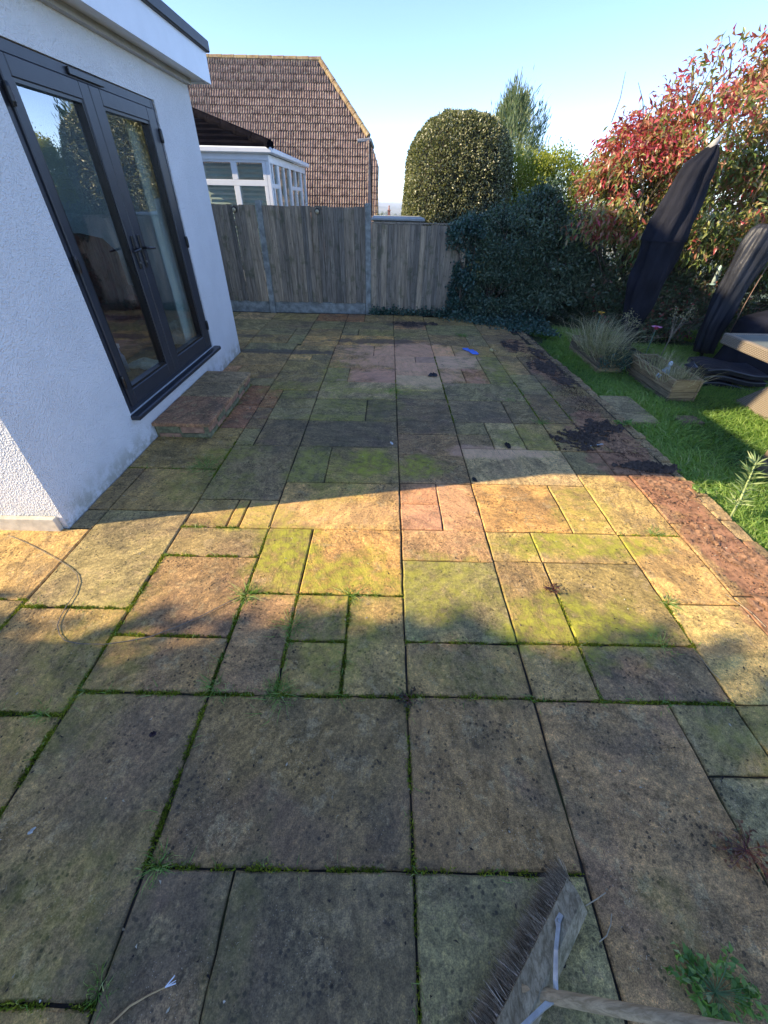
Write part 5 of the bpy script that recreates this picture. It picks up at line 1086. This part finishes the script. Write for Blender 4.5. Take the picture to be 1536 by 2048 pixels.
def grasspot(x, y, z, n, h, rx, ry, lab, nm='ornamental_grass', rb=0, cat='grass plant'):
    P = np.stack([rng.normal(size=n)*rx, rng.normal(size=n)*ry, np.zeros(n)], 1); D = np.stack([P[:, 0]/rx*.28, P[:, 1]/ry*.28, np.ones(n)], 1)+rng.normal(size=(n, 3))*.25
    me = blades('blades', P, D, h*rng.uniform(.35, 1.1, n), .004, L_STRAW, np.clip(.5+rb+rng.normal(size=n)*.28, 0, 1), .9)
    o = thing(nm, lab, cat, (x, y, z)); link('blades', me, o); return o
grasspot(3.15, 6.15, .09, 1100, .66, .1, .22, 'tall dry feathery grass in the planter by the hedge')
grasspot(3.2, 5.85, .09, 350, .3, .09, .1, 'greener low grass at the near end of the planter by the hedge', rb=-.3)
grasspot(3.6, 5.15, .1, 480, .36, .09, .18, 'bent straw-coloured grass in the planter with the figurine')
grasspot(3.62, 4.88, .1, 200, .3, .1, .06, 'limp pale grass hanging over the near end of the planter with the figurine', rb=.2)
plant('trailing_plant', 'dark trailing plant spilling over the near end of the hedge-side planter', 'plant', (3.25, 5.7, .08), [(3.2, 5.66, .06, .2, .1, .12), (3.32, 5.72, .12, .12, .12, .1)], 240, 6, .028, .016, L_IVY, 61, 6, .005, spread=.03, zmin=-.08)
# flower ornaments
def disc_flower(x, y, z, zb, r, col, centre, lab, petals):
    o = thing('flower_ornament', lab, 'garden ornament', (x, y, zb)); hh = z-zb
    part('stem', MB().tube([(0, 0, 0), (0, 0, hh)], .005, 6), simple('green_stem', (.10, .2, .14), .6), o)
    mb = MB(); n = petals*6; vs = [(0, 0, hh-.02)]
    for q, rr in ((.5, .012), (1, .02)):
        for a in range(n):
            f = 1+(.13*math.cos(petals*2*math.pi*a/n) if q == 1 else 0); vs.append((r*q*f*math.cos(2*math.pi*a/n), r*q*f*math.sin(2*math.pi*a/n), hh-.02+rr))
    mb.add(vs, [(0, 1+a, 1+(a+1) % n) for a in range(n)]+[(1+a, 1+n+a, 1+n+(a+1) % n, 1+(a+1) % n) for a in range(n)])
    part('petals', mb, simple('petal_paint', col, .5, .1), o); part('centre', MB().tube([(0, 0, hh-.03), (0, 0, hh+.0)], [r*.4, r*.35], 12), simple('flower_centre', centre, .6), o)
disc_flower(3.10, 6.3, .58, -.05, .045, (.75, .42, .02), (.25, .12, .02), 'round yellow metal flower on a stem above the dry grass', 12)
disc_flower(3.76, 5.95, .48, -.1, .065, (.62, .22, .36), (.35, .02, .05), 'pink petalled metal flower on a green stem between the planters', 8)
# figurine: small seated fairy-like stone figure
o = thing('figurine', 'small pale grey stone figurine sitting in the front planter', 'figurine', (3.52, 5.02, .1))
GS = simple('pale_stone_figure', (.42, .46, .47), .8, .3, 30, .3)
part('body', MB().tube([(0, 0, 0), (0, 0, .05), (.005, 0, .10), (.01, 0, .13)], [.05, .045, .03, .018], 12), GS, o, True)
part('head', MB().tube([(.01, 0, .125), (.01, 0, .145), (.01, 0, .17), (.01, 0, .19), (.01, 0, .2)], [.01, .024, .027, .018, .004], 12), GS, o, True)
part('arm', MB().tube([(.0, -.03, .11), (-.02, -.05, .07), (-.03, -.02, .04)], [.012, .01, .008], 8), GS, o, True); part('arm', MB().tube([(.0, .03, .11), (-.02, .05, .07), (-.03, .02, .04)], [.012, .01, .008], 8), GS, o, True)
part('leg', MB().tube([(0, -.02, .02), (-.07, -.025, .03), (-.08, -.025, .0)], [.018, .014, .01], 8), GS, o, True); part('leg', MB().tube([(0, .02, .02), (-.07, .025, .03), (-.08, .025, .0)], [.018, .014, .01], 8), GS, o, True)
o = thing('solar_lantern', 'small black lantern with conical hat at the near end of the front planter', 'lantern', (3.74, 4.95, .1))
part('lantern_hat', MB().tube([(0, 0, .17), (0, 0, .2), (0, 0, .225)], [.075, .03, .01], 12), BLACKMETAL, o); part('lantern_glass', MB().tube([(0, 0, .10), (0, 0, .17)], [.03, .035], 10), simple('smoked_glass', (.12, .12, .12), .2), o); part('spike', MB().tube([(0, 0, 0), (0, 0, .1)], .008, 6), BLACKMETAL, o)
# bird feeder hanging in the tree
o = thing('bird_feeder', 'slim pale green tube bird feeder hanging in the tree between the parasols', 'bird feeder', (5.22, 7.3, .82))
FD = simple('pale_green_plastic', (.35, .5, .45), .4, .1)
part('tube', MB().tube([(0, 0, .02), (0, 0, .2)], .032, 12), simple('seed_tube', (.3, .36, .32), .25, .2), o); part('lid', MB().tube([(0, 0, .2), (0, 0, .215), (0, 0, .28)], [.038, .034, .006], 12), FD, o); part('tray', MB().tube([(0, 0, 0), (0, 0, .02)], .042, 12), FD, o)
part('hook', MB().tube([(0, 0, .28), (0, .01, .5), (0, .02, .75)], .002, 4), BLACKMETAL, o)
# bare seedling stems between the parasols and in the planter row
for x, y, h, lab in ((4.15, 6.2, .75, 'bare branching dry stem with pale seed heads between the parasols'), (3.55, 6.35, .6, 'dry brown seed-head stems right of the tall parasol')):
    o = thing('dry_shrub', lab, 'plant', (x, y, -.1)); mb = MB(); C = []
    for k in range(9):
        a = random.uniform(0, 6.28); r = random.uniform(.05, .17); top = Vector((r*math.cos(a)+.08, r*math.sin(a), h*random.uniform(.8, 1.1))); mid = Vector((.03, 0, h*random.uniform(.45, .6)))
        mb.tube([(0, 0, 0), tuple(mid), tuple(top)], [.006, .004, .002], 5)
        for q in range(16): C.append(tuple(top+Vector((random.gauss(0, .03), random.gauss(0, .03), random.gauss(0, .03)))))
    C = np.array(C); part('stems', mb, simple('dry_stem', (.25, .2, .14), .9, .2), o); link('seed_heads', kind='stuff', parent=o, me=leaves('seed_heads', C, rng.normal(size=C.shape), .025, .012, L_STRAW, rng.uniform(.2, .8, len(C))))
# frond at the patio edge
o = thing('spurge_plant', 'single pale green stem with whorled narrow leaves leaning out from the patio edge', 'plant', (2.58, 2.30, -.08))
top = Vector((.14, .22, .42)); mb = MB().tube([(0, 0, 0), (.04, .06, .2), tuple(top)], [.008, .007, .005], 8)
part('stem', mb, simple('pale_stem', (.3, .36, .14), .6), o, True); C = []; D = []
for k in range(95):
    f = random.uniform(.35, 1); p = Vector((.04*2*f*(1-f)+top.x*f*f, .06*2*f*(1-f)+top.y*f*f, .2*2*f*(1-f)+top.z*f*f)); a = k*2.4; C.append(tuple(p)); D.append((math.cos(a), math.sin(a)*.9, .35+f*.4))
C = np.array(C); D = np.array(D)
link('leaves', leaves('leaves', C, D, rng.uniform(.09, .13, len(C)), .012, m_leaf('spurge_leaf', [(0, (.12, .2, .07)), (1, (.34, .4, .17))], .5, .3), rng.uniform(0, 1, len(C)), curve=.15), o)
x, y = 2.57, 2.62; weed(x, y, .08, 10, .04, 'small leafy weed against the kerb beside the whorled stem', L_WEED)

# ------------------------------------------------------------------ air
hz = MB().box(-4300, 4300, -700, 6700, -60, 10)
HM = bpy.data.materials.new('haze_air'); HM.use_nodes = True; t = HM.node_tree; t.nodes.clear()
o_ = t.nodes.new('ShaderNodeOutputMaterial'); v_ = t.nodes.new('ShaderNodeVolumePrincipled'); v_.inputs['Color'].default_value = (.85, .92, 1, 1); v_.inputs['Density'].default_value = .0004
t.links.new(v_.outputs[0], o_.inputs['Volume'])
link('haze', hz.mesh('haze', HM), kind='stuff')
